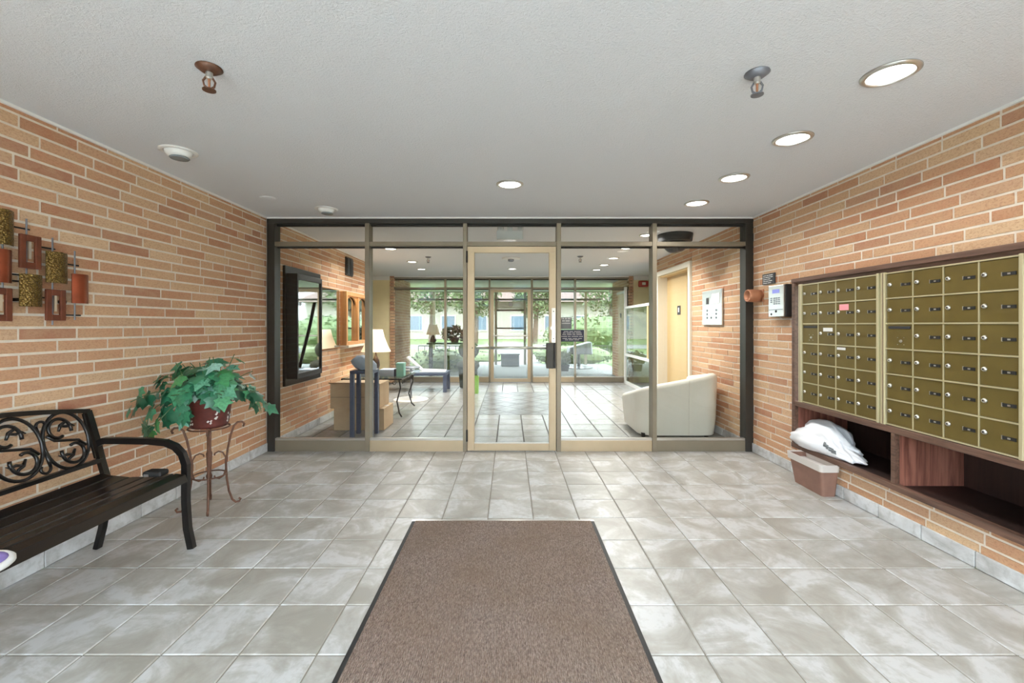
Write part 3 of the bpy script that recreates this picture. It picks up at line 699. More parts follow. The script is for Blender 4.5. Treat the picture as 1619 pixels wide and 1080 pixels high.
obj('bag', crumple((2.55,3.45,.35), (.12,.34,.125), 5, 80, .22, bagp), 'bagwhite', t, smooth=True)
bo = t.children[0]; wb = wloc(bo); pm = MB()
for f in bo.data.polygons:                               # small grey print on the bag's side, following its folds
    c_ = f.center + wb; n_ = f.normal
    if n_.x < -.2 and 3.30 < c_.y < 3.40 and .335 + (c_.y-3.35)*.5 < c_.z < .365 + (c_.y-3.35)*.5:
        pm.add([bo.data.vertices[i].co + wb + n_*.0025 for i in f.vertices], [tuple(range(len(f.vertices)))])
if pm.v: obj('printed_mark', pm, 'grey_sign', t)
# wastebasket
def taper_box(x0,x1,y0,y1,z0,z1,dx,dy,rr=.02,n=5):
    def ring(x0,x1,y0,y1,r):
        pts = []
        for cx, cy, a0 in ((x1-r,y1-r,0),(x0+r,y1-r,PI/2),(x0+r,y0+r,PI),(x1-r,y0+r,1.5*PI)):
            for k in range(n+1): a = a0+PI/2*k/n; pts.append((cx+r*math.cos(a), cy+r*math.sin(a)))
        return pts
    a = ring(x0,x1,y0,y1,rr); b = ring(x0-dx,x1+dx*.2,y0-dy,y1+dy,rr*1.2); i = ring(x0-dx+.008,x1+dx*.2-.008,y0-dy+.008,y1+dy-.008,rr); j = ring(x0+.006,x1-.006,y0+.006,y1-.006,rr)
    m = len(a); vs = [(*p,z0) for p in a]+[(*p,z1) for p in b]+[(*p,z1) for p in i]+[(*p,z0+.01) for p in j]
    fs = [tuple(range(m))[::-1], tuple(range(3*m,4*m))]
    for s in range(3):
        for k in range(m): l = (k+1)%m; fs.append((s*m+k, s*m+l, (s+1)*m+l, (s+1)*m+k))
    return MB().add(vs, fs)
t = thing('wastebasket', (2.41,3.46,0), 'tan plastic wastebasket with a clear liner under the niches', 'wastebasket')
obj('body', taper_box(2.365,2.47,3.30,3.63,.001,.24,.035,.03), 'terracotta', t, smooth=False)
obj('liner', taper_box(2.326,2.474,3.265,3.665,.195,.249,.006,.005), 'liner', t)
# ------------------------------------------------------------------ right wall devices
t = thing('intercom', (XR, 3.98, 1.373), 'brushed metal door intercom with keypad and lit display beside the mailboxes', 'intercom')
obj('housing', B(2.445,XR-.001,3.865,4.095,1.373,1.665), 'black_matte', t, bevel=.004)
fp = obj('face_plate', B(2.425,2.445,3.868,4.092,1.376,1.662), 'chrome', t, bevel=.004)
obj('display', B(2.423,2.426,3.925,4.03,1.59,1.625), 'lcd', t)
for r in range(4):
    for c in range(3):
        y = 4.00-c*.035; z = 1.545-r*.017
        obj('key', B(2.4225,2.426,y-.012,y+.012,z-.005,z+.005), 'grey_metal', t)
for z in (1.545,1.528,1.511): obj('function_key', B(2.4225,2.426,4.035,4.06,z-.005,z+.005), 'grey_metal', t)
obj('lower_ridge', B(2.421,2.426,3.88,4.08,1.438,1.443), 'grey_metal', t)
obj('key_lock', MB().lathe([(.010,-.005),(.012,0)], (2.425,3.975,1.425), 'x', 12), 'ink', t); obj('key_lock', MB().lathe([(.008,-.005),(.010,0)], (2.425,4.045,1.40), 'x', 12), 'ink', t)
obj('cable', MB().tube([(2.47,4.0,1.375),(2.475,3.96,1.355),(2.48,3.9,1.352),(2.487,3.86,1.36)], .004, 6), 'chrome', t)
t = thing('notice_plaque', (XR,4.2,1.70), 'small dark plaque with light lettering lines above the intercom', 'plaque')
obj('plate', B(XR-.012,XR-.002,4.10,4.30,1.695,1.795), 'ink', t, bevel=.002)
for k in range(5):
    z = 1.778-k*.018; u = 4.285
    for L in ((.05,.03,.06),(.03,.07,.04),(.06,.05),(.04,.04,.05),(.07,.05))[k]: obj('lettering', B(XR-.0135,XR-.0115,u-L,u,z-.0035,z+.0035), 'paper', t); u -= L+.008
t = thing('entry_buzzer', (XR,4.33,1.53), 'copper coloured cylindrical buzzer on the brick beside the screen', 'buzzer')
obj('cup', MB().lathe([(.001,-.11),(.046,-.11),(.05,-.135),(.058,-.14),(.062,-.132),(.064,-.06),(.055,-.0),(.001,0)], (XR-.002,4.34,1.592), 'x', 28), 'copper', t, smooth=True)
obj('mount', B(XR-.014,XR-.002,4.285,4.395,1.53,1.655), 'copper', t, bevel=.01)
# lobby right wall: call panel, lift, alarm
t = thing('call_panel', (XR,5.36,1.3), 'pale metal lift call panel with buttons on the lobby brick', 'control panel')
obj('plate', B(XR-.022,XR-.002,5.10,5.62,1.30,1.73), 'chrome', t, bevel=.004)
obj('screen', B(XR-.026,XR-.021,5.15,5.35,1.56,1.68), 'white', t); obj('indicator', B(XR-.026,XR-.021,5.44,5.50,1.56,1.64), 'ink', t)
for (y, z) in ((5.48,1.48),(5.48,1.435),(5.48,1.39),(5.24,1.48),(5.24,1.435),(5.24,1.39),(5.37,1.39)): obj('button', MB().lathe([(.012,-.006),(.014,0)], (XR-.021,y,z), 'x', 12), 'grey_metal', t)
e = struct(obj('door_4', B(XR-.03,XR+.20,EL[0],EL[0]+.075,0,2.185), 'frame_white'), 'tan lift door in a pale frame in the lobby brick wall', 'lift door')
obj('jamb', B(XR-.03,XR+.20,EL[1]-.075,EL[1],0,2.185), 'frame_white', e); obj('head', B(XR-.03,XR+.20,EL[0]+.075,EL[1]-.075,2.11,2.185), 'frame_white', e)
obj('door_panel', B(XR+.15,XR+.18,EL[0]+.075,(EL[0]+EL[1])/2-.18,0.005,2.11), 'tan_door', e); obj('door_panel', B(XR+.13,XR+.16,(EL[0]+EL[1])/2-.19,EL[1]-.075,0.005,2.11), 'tan_door', e)
obj('soffit', B(XR,XR+.2,EL[0]+.075,EL[1]-.075,2.09,2.11), 'tan_door', e); obj('floor_plate', B(XR+.124,XR+.131,6.72,6.84,1.46,1.60), 'ink', e); obj('floor_mark', B(XR+.121,XR+.125,6.76,6.80,1.50,1.57), 'white', e)
struct(obj('wall_lift_shaft', B(XR+.25,XR+.4,EL[0]-.2,EL[1]+.2,0,ZC), 'yellow'), 'wall closing the lift shaft', 'wall')
t = thing('fire_alarm_box', (XR,7.43,1.6), 'red fire alarm box on the brick beside the lift', 'alarm'); obj('box', B(XR-.06,XR-.002,7.40,7.53,1.50,1.86), 'red', t, bevel=.008); obj('pull_lever', B(XR-.07,XR-.058,7.42,7.51,1.62,1.67), 'white', t)
t = thing('alarm_strobe', (2.98,YF-.03,2.46), 'red alarm strobe high on the cream wall', 'alarm'); obj('body', B(2.90,3.12,YF-.10,YF-.031,2.16,2.295), 'red', t, bevel=.02); obj('strobe_lens', B(2.97,3.05,YF-.115,YF-.10,2.20,2.26), 'frame_white', t, bevel=.005)
# made-up partition for the faint, reflection-like white frame seen in the glass
t = thing('reflection_partition', (2.62,8.9,0), 'white-framed glass partition added beyond the lift for a reflection-like shape', 'partition')
PX = 2.58
for (y, za, zb2) in ((7.78,0,1.70),(9.75,0,2.15)): obj('post', B(PX-.02,PX+.03,y-.03,y+.03,za,zb2), 'white_trim', t)
obj('top_rail', B(PX-.02,PX+.03,7.8,9.75,1.66,1.71), 'white_trim', t); obj('mid_rail', B(PX-.02,PX+.03,7.8,9.75,.62,.67), 'white_trim', t); obj('bottom_rail', B(PX-.02,PX+.03,7.8,9.75,.0,.06), 'white_trim', t)
obj('pane', B(PX,PX+.008,7.8,9.74,.67,1.66), 'glass_table', t); obj('lower_panel', B(PX,PX+.008,7.8,9.74,.06,.62), 'glass_table', t)
obj('inner_post', B(PX-.005,PX+.02,8.12,8.2,.67,1.66), 'tan_door', t)
t = thing('door_frame', (2.70,10.35,0), 'white door frame with a tan door added on the right wing wall for a reflection', 'door')  # door added here to stand for one reflected in the glass
obj('leaf', B(2.66,2.695,10.0,10.72,0,2.04), 'tan_door', t); obj('jamb', B(2.64,2.695,9.97,10.03,0,2.1), 'white_trim', t); obj('head', B(2.64,2.695,9.97,10.78,2.04,2.1), 'white_trim', t); obj('plate', B(2.65,2.66,10.40,10.5,1.48,1.58), 'ink', t)
# cream tub chair
def tub_chair():
    t = thing('tub_chair', (1.97,5.36,0), 'cream vinyl tub armchair right behind the glass screen', 'armchair')
    xs0, xs1, ya, yb = 1.47, 2.44, 4.98, 5.72; r = .2; path = []
    n = 8                                               # the shell opens away from the viewer
    for k in range(8): path.append((xs0, yb-(yb-ya-r)*k/8))
    for k in range(n+1): a = PI+PI/2*k/n; path.append((xs0+r+r*math.cos(a), ya+r+r*math.sin(a)))
    for k in range(1, 10): path.append((xs0+r+(xs1-xs0-2*r)*k/10, ya))
    for k in range(n+1): a = -PI/2+PI/2*k/n; path.append((xs1-r+r*math.cos(a), ya+r+r*math.sin(a)))
    for k in range(1, 9): path.append((xs1, ya+r+(yb-ya-r)*k/8))
    def top(x, y): u = (x-xs0)/(xs1-xs0); return .585 + .175*(u**1.2) - .17*max(0, (y-ya)/(yb-ya))*(1-.3*u)
    cx, cy = 1.9, (ya+yb)/2; vs = []; m = len(path); th = .13
    for i, (x, y) in enumerate(path):
        p, q = path[max(i-1,0)], path[min(i+1,m-1)]; tx, ty = q[0]-p[0], q[1]-p[1]; L = math.hypot(tx,ty); nx, ny = -ty/L, tx/L
        h = top(x, y)
        for (off, z) in ((.035,.03),(.012,.22),(.0,h-.05),(.012,h-.015),(.045,h),(th-.045,h-.005),(th-.012,h-.02),(th,h-.06),(th,.05)):
            vs.append((x+nx*off, y+ny*off, z))
    P = 9; fs = []
    for i in range(m-1):
        for k in range(P-1): fs.append((i*P+k, (i+1)*P+k, (i+1)*P+k+1, i*P+k+1))
        fs.append((i*P+P-1, (i+1)*P+P-1, (i+1)*P, i*P))
    fs.append(tuple(range(P))); fs.append(tuple((m-1)*P+k for k in range(P)))
    o = obj('shell', MB().add(vs, fs), 'cream_vinyl', t); smooth_angle(o, 60)
    obj('seat_cushion', B(xs0+.135, xs1-.135, ya+.13, yb-.01, .06, .38), 'cream_vinyl', t, bevel=.05, segs=4)
    obj('seam', MB().tube([(2.05,ya-.001,.05),(2.05,ya-.001,.38),(2.05,ya+.0,.66)], .004, 5), 'cream_vinyl', t)
    for x in (xs0+.08, xs1-.16):
        for y in (ya+.09, yb-.09): obj('foot', MB().lathe([(.02,0),(.026,.05)], (x,y,0), n=10), 'black_matte', t)
tub_chair()
# ------------------------------------------------------------------ lobby, left side
t = thing('black_mirror', (XL,5.25,.62), 'black shadow-box framed mirror on the lobby brick wall', 'mirror')
obj('back_board', B(XL+.001,XL+.03,4.80,5.70,.62,1.96), 'black', t, bevel=.004)
x = XL+.03; y0, y1, z0, z1 = 4.83, 5.47, .70, 1.873
for nm, a in (('frame_side',(x,x+.12,y0,y0+.03,z0,z1)),('frame_side',(x,x+.12,y1-.03,y1,z0,z1)),('frame_top',(x,x+.12,y0+.03,y1-.03,z1-.06,z1)),('frame_bottom',(x,x+.12,y0+.03,y1-.03,z0,z0+.06))): obj(nm, B(*a), 'black_matte', t, bevel=.004)
obj('mirror_glass', B(x+.098,x+.104,y0+.03,y1-.03,z0+.06,z1-.06), 'mirror', t)
# wavy dark inlay across the mirror
obj('dark_inlay', MB().tube([(x+.112, y0+.08+.38*(k/14)**1.3+.05*math.sin(k/14*PI), z0+.12+.75*k/14) for k in range(15)], .012, 6), 'black', t)
t = thing('pale_mirror', (XL,6.05,1.0), 'pale frameless mirror panel between black and wooden mirrors', 'mirror')
obj('edge', B(XL+.001,XL+.02,5.72,6.35,.97,1.81), 'pine', t, bevel=.003); obj('mirror_glass', B(XL+.02,XL+.026,5.73,6.34,.98,1.80), 'mirror', t)
t = thing('wooden_mirror', (XL,6.95,1.0), 'honey wood framed mirror with two arched panes', 'mirror')
x = XL+.001; y0, y1, z0, z1 = 6.42, 7.50, 1.0, 1.80
for nm, a in (('frame_side',(x,x+.10,y0,y0+.05,z0,z1)),('frame_side',(x,x+.10,y1-.05,y1,z0,z1)),('frame_top',(x,x+.10,y0+.05,y1-.05,z1-.06,z1)),('frame_bottom',(x,x+.10,y0+.05,y1-.05,z0,z0+.05)),('middle_bar',(x+.02,x+.09,6.93,6.98,z0+.05,z1-.06))): obj(nm, B(*a), 'pine', t, bevel=.004)
for (a, c) in ((6.47,6.93),(6.98,7.45)):
    ym = (a+c)/2; hw = (c-a)/2; arc = [(ym-hw*math.cos(PI*k/12), z1-.06-.16+.15*math.sin(PI*k/12)) for k in range(13)]
    v = [(x+.07, p[0], p[1]) for p in arc]+[(x+.07, c, z1-.05),(x+.07, a, z1-.05)]; m = len(v)
    obj('arch', MB().add(v+[(q[0]-.02,q[1],q[2]) for q in v], [tuple(range(m)), tuple(range(m,2*m))[::-1]]+[(k,(k+1)%m,m+(k+1)%m,m+k) for k in range(m)]), 'pine', t)
    obj('mirror_glass', B(x+.03,x+.036,a,c,z0+.05,z1-.06), 'mirror', t)
obj('shelf', B(x,x+.13,y0,y1,z0-.03,z0), 'frame_white', t)
t = thing('wall_vent', (XL,6.75,2.05), 'black louvred vent high on the lobby brick wall', 'vent')
obj('frame', B(XL+.0,XL+.02,6.62,6.90,2.06,2.34), 'black_matte', t)
for k in range(2): obj('louvre', B(XL+.02,XL+.034,6.64+.13*k,6.75+.13*k,2.08,2.32), 'ink', t)
t = thing('cardboard_box', (-1.86,5.6,0), 'lower cardboard box of the stack behind the slate table', 'box', 'cardboard boxes'); obj('carton', B(-2.17,-1.55,5.38,5.80,.001,.27), 'cardboard', t, bevel=.004); obj('tape', B(-2.17,-1.55,5.56,5.62,.2702,.2712), 'paper', t)
t = thing('cardboard_box', (-1.9,5.6,.272), 'upper cardboard box of the stack behind the slate table', 'box', 'cardboard boxes'); obj('carton', B(-2.21,-1.60,5.37,5.78,.273,.575), 'cardboard', t, bevel=.004)
obj('flap', MB().add([(-2.21,5.37,.575),(-1.6,5.37,.575),(-1.6,5.30,.60),(-2.21,5.30,.60),(-2.21,5.373,.572),(-1.6,5.373,.572),(-1.6,5.303,.597),(-2.21,5.303,.597)], [(0,1,2,3),(7,6,5,4),(2,6,7,3)]), 'cardboard', t); obj('fold_line', B(-2.2,-1.61,5.3685,5.371,.41,.414), 'ink', t)
def parsons(name, x0, x1, y0, y1, h, th, lw, label, mat):
    t = thing(name, ((x0+x1)/2,(y0+y1)/2,0), label, 'table')
    obj('table_top', B(x0,x1,y0,y1,h-th,h), mat, t, bevel=.003)
    for x in (x0, x1-lw):
        for y in (y0, y1-lw): obj('leg', B(x,x+lw,y,y+lw,.0,h-th), mat, t, bevel=.002)
    return t
parsons('side_table', -1.835, -1.575, 5.0, 5.26, .775, .035, .045, 'slate blue square-legged table just behind the glass screen', 'slate')
parsons('low_table', -2.55, -1.22, 8.42, 8.92, .385, .06, .07, 'low grey-blue table far back by the corridor', 'slate')
tb = thing('plastic_bag', (-1.68,5.13,.776), 'pale blue plastic bag on the slate table behind the screen', 'bag')
def bag2(p, d): p.z = max(p.z, .7765); return p
obj('bag', crumple((-1.70,5.13,.83), (.13,.10,.11), 9, 30, .18, bag2), 'bagblue', tb, smooth=True)
# wrought iron table
t = thing('iron_table', (-1.93,6.55,0), 'wrought iron scroll table with a glass top under the lit lamp', 'table')
X0,X1,Y0,Y1,H = -2.36,-1.52,6.12,6.98,.56
obj('glass_top', B(X0,X1,Y0,Y1,H-.012,H), 'glass_table', t, bevel=.002)
fr = MB()
for a, b in (((X0,Y0),(X1,Y0)),((X1,Y0),(X1,Y1)),((X1,Y1),(X0,Y1)),((X0,Y1),(X0,Y0))): fr.tube([(*a,H-.022),(*b,H-.022)], .011, 6)
obj('top_frame', fr, 'black', t)
for x, sxn in ((X0+.04,-1),(X1-.04,1)):
    for y, syn in ((Y0+.04,-1),(Y1-.04,1)):
        obj('leg', MB().tube([(x,y,H-.03),(x+.02*sxn,y+.01*syn,H-.15),(x-.04*sxn,y-.03*syn,.22),(x+.0*sxn,y,.06),(x+.04*sxn,y+.03*syn,.012)], .011, 6), 'black', t)
for k in range(7):
    x = X0+.10+k*.107
    obj('scroll', MB().tube([(x+.035*math.cos(a)*(1-.08*a), Y0+.005, H-.075+.035*math.sin(a)*(1-.08*a)) for a in [q*.5 for q in range(16)]], .005, 5), 'black', t)
for k in range(7):
    y = Y0+.10+k*.11
    obj('scroll', MB().tube([(X1-.005, y+.035*math.cos(a)*(1-.08*a), H-.075+.035*math.sin(a)*(1-.08*a)) for a in [q*.5 for q in range(16)]], .005, 5), 'black', t)
t = thing('table_lamp', (-2.07,6.75,H), 'lit table lamp with a cream bell shade on the iron table', 'lamp')
obj('base', MB().lathe([(.001,0),(.08,0),(.085,.02),(.04,.04),(.06,.12),(.05,.2),(.02,.26),(.012,.3),(.012,.5),(.001,.5)], (-2.07,6.75,H+.001), n=20), 'rosewood_dark', t, smooth=True)
obj('shade', MB().lathe([(.225,.33),(.18,.42),(.13,.55),(.10,.67),(.098,.67),(.128,.55),(.178,.42),(.222,.33)], (-2.07,6.75,H), n=32, cap=False), 'shade', t, smooth=True)
lp = bpy.data.lights.new('lamp_bulb', 'POINT'); lp.energy = 12; lp.color = (1,.82,.6); lp.shadow_soft_size = .04; lo = bpy.data.objects.new('lamp_bulb', lp); link(lo, t, (-2.07,6.75,H+.58))
def bag3(p, d): p.z = max(p.z, H+.0015); return p
tb = thing('plastic_bag', (-2.06,6.3,H+.001), 'grey-blue crumpled bag on the iron table in front of the lamp', 'bag'); obj('bag', crumple((-2.06,6.30,H+.07), (.15,.11,.11), 19, 30, .2, bag3), 'bagblue', tb, smooth=True)
t = thing('storage_case', (-1.75,6.4,H), 'pale blue flat case beside the mint box on the iron table', 'case'); obj('case', B(-1.88,-1.67,6.28,6.5,H+.001,H+.10), 'bagblue', t, bevel=.01); obj('dark_side', B(-1.67,-1.645,6.29,6.49,H+.001,H+.105), 'navy', t, bevel=.003)
t = thing('tissue_box', (-1.58,6.35,H), 'mint green card box standing on the iron table', 'box'); obj('carton', B(-1.64,-1.53,6.3,6.42,H+.001,H+.19), 'mint', t, bevel=.004); obj('lid', B(-1.642,-1.528,6.298,6.422,H+.15,H+.192), 'mint', t, bevel=.003)
t = thing('newspaper', (-1.6,8.6,.386), 'open newspaper and folder on the low table', 'newspaper')
obj('pages', MB().add([(-1.75,8.45,.387),(-1.25,8.45,.387),(-1.28,8.85,.392),(-1.78,8.85,.39),(-1.75,8.45,.40),(-1.25,8.45,.397),(-1.28,8.85,.402),(-1.78,8.85,.42)], [(0,3,2,1),(4,5,6,7),(0,1,5,4),(1,2,6,5),(2,3,7,6),(3,0,4,7)]), 'paper', t)
obj('raised_cover', MB().add([(-1.72,8.5,.41),(-2.02,8.5,.66),(-2.05,8.8,.66),(-1.75,8.8,.41),(-1.71,8.5,.42),(-2.0,8.5,.68),(-2.03,8.8,.68),(-1.74,8.8,.42)], [(0,1,2,3),(7,6,5,4),(0,4,5,1),(1,5,6,2),(2,6,7,3),(3,7,4,0)]), 'paper', t)
t = thing('ceramic_bowl', (-1.98,8.55,.386), 'white shallow bowl at the left of the newspaper', 'bowl'); obj('bowl', MB().lathe([(.05,0),(.1,.03),(.13,.06),(.12,.06),(.09,.035),(.001,.02)], (-1.98,8.55,.3865), n=20), 'white', t, smooth=True)
# pedestal stand with round white base
t = thing('pedestal_stand', (-1.72,7.6,0), 'slim metal stand with a round white base behind the iron table', 'stand')
obj('base', MB().lathe([(.001,0),(.30,0),(.30,.012),(.26,.022),(.02,.03)], (-1.72,7.6,0), n=36), 'white', t, smooth=True); obj('pole', MB().tube([(-1.72,7.6,.02),(-1.72,7.6,.55)], .018, 10), 'grey_metal', t); obj('tray', MB().lathe([(.001,.55),(.15,.55),(.16,.57),(.15,.575),(.001,.56)], (-1.72,7.6,0), n=28), 'grey_metal', t)
t = thing('light_switch', (-2.75,YF-.03,1.0), 'white switch plate on the cream wall left of the far screen', 'switch'); obj('plate', B(-2.95,-2.87,YF-.04,YF-.031,.74,.86), 'white', t, bevel=.003); obj('toggle', B(-2.915,-2.905,YF-.05,YF-.04,.79,.81), 'white', t)
# porch console at left with plant; its lamp is added for a reflected lamp
t = thing('porch_console', (-1.5,10.9,0), 'narrow wooden console outside the far screen', 'table'); obj('table_top', B(-2.05,-1.05,10.75,11.1,.82,.86), 'rosewood_dark', t)
for x in (-2.0,-1.14):
    for y in (10.78,11.02): obj('leg', B(x,x+.05,y,y+.05,-.004,.82), 'rosewood_dark', t)
t = thing('table_lamp', (-1.95,10.92,.86), 'cream pleated table lamp added on the outside console for a lamp reflection', 'lamp')
obj('base', MB().lathe([(.001,0),(.06,0),(.09,.06),(.05,.15),(.015,.18),(.012,.28),(.001,.28)], (-1.92,10.92,.861), n=18), 'black', t, smooth=True); obj('shade', MB().lathe([(.17,.20),(.10,.45),(.098,.45),(.168,.20)], (-1.92,10.92,.86), n=24, cap=False), 'shade', t, smooth=True)
t = thing('potted_fern', (-1.4,10.92,.86), 'bushy green potted plant on the console outside the far screen', 'plant'); obj('pot', MB().lathe([(.001,0),(.09,0),(.12,.13),(.11,.13),(.08,.02)], (-1.38,10.92,.861), n=18), 'rosewood_dark', t)
f = obj('foliage', blob_leaves((-1.38,10.92,1.08), (.36,.25,.2), 420, .055, 31), 'leaf', t); f['kind'] = 'stuff'
# dark chair, lime planter, grey swivel chair, grey bench
t = thing('upholstered_stool', (-.78,8.3,0), 'dark green upholstered stool left of the inset floor', 'stool'); obj('seat', MB().lathe([(.001,.40),(.2,.40),(.24,.46),(.22,.54),(.12,.58),(.001,.59)], (-.86,9.0,0), n=24), 'dark_green', t, smooth=True)
obj('back_cushion', ball((-.86,9.15,.78), (.22,.09,.19), 3, 20, .02), 'dark_green', t, smooth=True); obj('skirt', MB().lathe([(.17,.02),(.2,.40)], (-.86,9.0,0), n=24), 'dark_green', t)
t = thing('planter_box', (-.75,8.35,0), 'lime green planter on the lobby floor before the stool', 'planter'); obj('box', taper_box(-.78,-.60,8.25,8.45,.0,.32,.015,.015), 'lime', t); obj('soil', B(-.775,-.605,8.255,8.445,.28,.30), 'bark', t)
t = thing('swivel_chair', (2.1,13.3,0), 'grey swivel chair on a black disc base outside the far screen', 'chair')
obj('base', MB().lathe([(.001,0),(.42,0),(.42,.02),(.05,.05),(.001,.05)], (2.1,13.3,-.004), n=28), 'black', t); obj('pole', MB().tube([(2.1,13.3,.03),(2.1,13.3,.42)], .05, 10), 'black', t)
obj('seat', MB().add([(1.75,13.0,.42),(2.48,13.0,.42),(2.48,13.6,.42),(1.75,13.6,.42),(1.78,13.02,.62),(2.45,13.02,.80),(2.45,13.58,.80),(1.78,13.58,.62)], [(0,3,2,1),(4,5,6,7),(0,1,5,4),(1,2,6,5),(2,3,7,6),(3,0,4,7)]), 'grey_metal', t, bevel=.04, segs=3)
t = thing('porch_bench', (0,13.9,0), 'grey box bench at the far end of the paving', 'bench'); obj('body', B(-.28,.30,13.7,14.1,.0,.36), 'grey_metal', t, bevel=.02); obj('seat', B(-.30,.32,13.68,14.12,.36,.40), 'grey_sign', t, bevel=.01)
t = thing('potted_shrub', (1.55,12.2,0), 'bushy green shrub in a dark pot right of the far door', 'plant'); obj('pot', MB().lathe([(.001,0),(.12,0),(.16,.18),(.15,.18),(.1,.02)], (1.55,12.4,-.004), n=18), 'black', t); f = obj('foliage', blob_leaves((1.55,12.4,.36), (.26,.22,.2), 420, .045, 33), 'leaf', t); f['kind'] = 'stuff'
# signs stuck to the pane right of the door
gy = yg1-.004
def sign(x0, x1, z0, z1, mat, rows, label, cat='sign'):
    t = thing('glass_sign', ((x0+x1)/2, gy, z0), label, cat)
    obj('sheet', B(x0,x1,gy-.003,gy,z0,z1), mat, t)
    for (z, h, words) in rows:
        tot = sum(words)+.008*(len(words)-1); u = (x0+x1)/2-tot/2
        for L in words:
            n = max(1, int(L/.011)); q = u
            for k in range(n): obj('lettering', B(q, q+L/n*.68, gy-.0042, gy-.003, z-h/2, z+h/2), 'paper', t); q += L/n
            u += L+.008
sign(sx(887)+.002, sx(905), zz(520.5,YG), zz(501.5,YG), 'grey_sign', [(1.367,.014,(.03,.022,.03)),(1.343,.012,(.028,.045)),(1.318,.010,(.09,))], 'square grey notice stuck to the pane right of the door')
sign(sx(887)+.002, sx(925), zz(540.5,YG), zz(521.5,YG), 'navy', [(1.233,.006,(.05,.04,.07)),(1.218,.006,(.03,.05,.03,.06)),(1.202,.006,(.04,.05,.03,.06)),(1.182,.006,(.06,.03,.07,.04)),(1.160,.006,(.05,.04,.05,.04)),(1.146,.006,(.03,.05,.05))], 'wide navy notice with rows of white lettering on the pane')
o = obj('round_sticker', MB().lathe([(.045,-.002),(.045,0)], (0.02,YF-.004,1.77), 'y', 24), 'grey_sign', None); tag(o, 'round grey sticker on the far glass door', 'sticker')

# ------------------------------------------------------------------ floor mat
t = thing('floor_mat', (-.045,1.95,0), 'large ribbed brown entrance mat with a black rubber border', 'mat')
mx0, mx1, my0, my1 = -.645, .556, .95, 2.885
obj('rubber_border', B(mx0,mx1,my0,my1,.0005,.006), 'black_matte', t, bevel=.002, segs=1)
obj('carpet', B(mx0+.022,mx1-.022,my0+.02,my1-.006,.006,.011), 'carpet', t, bevel=.003, segs=1)
obj('end_strip', B(mx0+.0,mx1-.0,my1-.007,my1+.012,.0005,.008), 'chrome', t)

# ------------------------------------------------------------------ bench
t = thing('garden_bench', (-2.12,1.92,0), 'black cast metal garden bench with scrollwork back against the left wall', 'bench')
BY0, BY1 = 1.28, 2.54; BX = -2.375
def prof_back(y):
    return [(-2.36,y,.42),(-2.375,y,.50),(-2.40,y,.60),(-2.435,y,.72),(-2.46,y,.80)]
for y in (BY0, BY1):
    obj('back_post', MB().tube([(-2.40,y,.001),(-2.37,y,.12),(-2.345,y,.26),(-2.345,y,.40)]+prof_back(y)[1:], .024, 4, flat=.75, up=(0,1,0)), 'black', t)
    obj('armrest', MB().tube([(-2.405,y,.605),(-2.36,y,.628),(-2.25,y,.628),(-2.10,y,.625),(-2.0,y,.615),(-1.945,y,.592),(-1.905,y,.55),(-1.885,y,.49),(-1.885,y,.40),(-1.885,y,.27),(-1.875,y,.12),(-1.85,y,.001)], .0215, 4, flat=1.15, up=(0,1,0)), 'black', t)
    obj('seat_support', MB().tube([(-2.345,y,.41),(-2.2,y,.395),(-2.0,y,.40),(-1.89,y,.41)], .018, 4, up=(0,1,0)), 'black', t)
spro = [(-2.36,.435),(-2.28,.418),(-2.19,.412),(-2.10,.414),(-2.01,.424),(-1.935,.432)]
for k in range(5):
    (xa, za), (xb, zb2) = spro[k], spro[k+1]; gx = .006
    v = []
    for y in (BY0+.02, BY1-.02): v += [(xa+gx,y,za),(xb-gx,y,zb2),(xb-gx,y,zb2+.012),(xa+gx,y,za+.012)]
    obj('seat_slat', MB().add(v, [(0,1,2,3),(7,6,5,4),(0,4,5,1),(1,5,6,2),(2,6,7,3),(3,7,4,0)]), 'black', t, bevel=.004)
v = []
for y in (BY0+.02, BY1-.02): v += [(-1.929,y,.432),(-1.885,y,.428),(-1.868,y,.395),(-1.858,y,.395),(-1.872,y,.438),(-1.929,y,.444)]
obj('front_slat', MB().add(v, [(0,1,2,3,4,5),(11,10,9,8,7,6)]+[(k,6+k,6+(k+1)%6,(k+1)%6) for k in range(6)]), 'black', t, bevel=.003)
def bx(z): return -2.375 - (z-.50)*.27                  # plane of the back
L = BY1-BY0; N = 24
def arch(y, base, rise): u = (y-BY0)/L; return base + rise*math.sin(PI*u)
obj('top_rail', MB().tube([(bx(arch(BY0+L*k/N,.80,.07)), BY0+L*k/N, arch(BY0+L*k/N,.80,.07)) for k in range(N+1)], .021, 4, flat=.8, up=(1,0,0)), 'black', t)
obj('bottom_rail', MB().tube([(bx(.515), BY0+L*k/N, .515) for k in range(N+1)], .019, 4, flat=.8, up=(1,0,0)), 'black', t)
def inplane(pts, yc, zc, r, name, n=7):
    obj(name, MB().tube([(bx(zc+v), yc+u, zc+v) for u, v in pts], r, n), 'black', t, smooth=True)
def spiral(cu, cv, r0, a0, turns, shrink, steps=22, sgn=1):
    return [(cu+r0*(1-shrink*k/steps)*math.cos(a0+sgn*2*PI*turns*k/steps), cv+r0*(1-shrink*k/steps)*math.sin(a0+sgn*2*PI*turns*k/steps)) for k in range(steps+1)]
rings = [2.385-.242*k for k in range(5)]
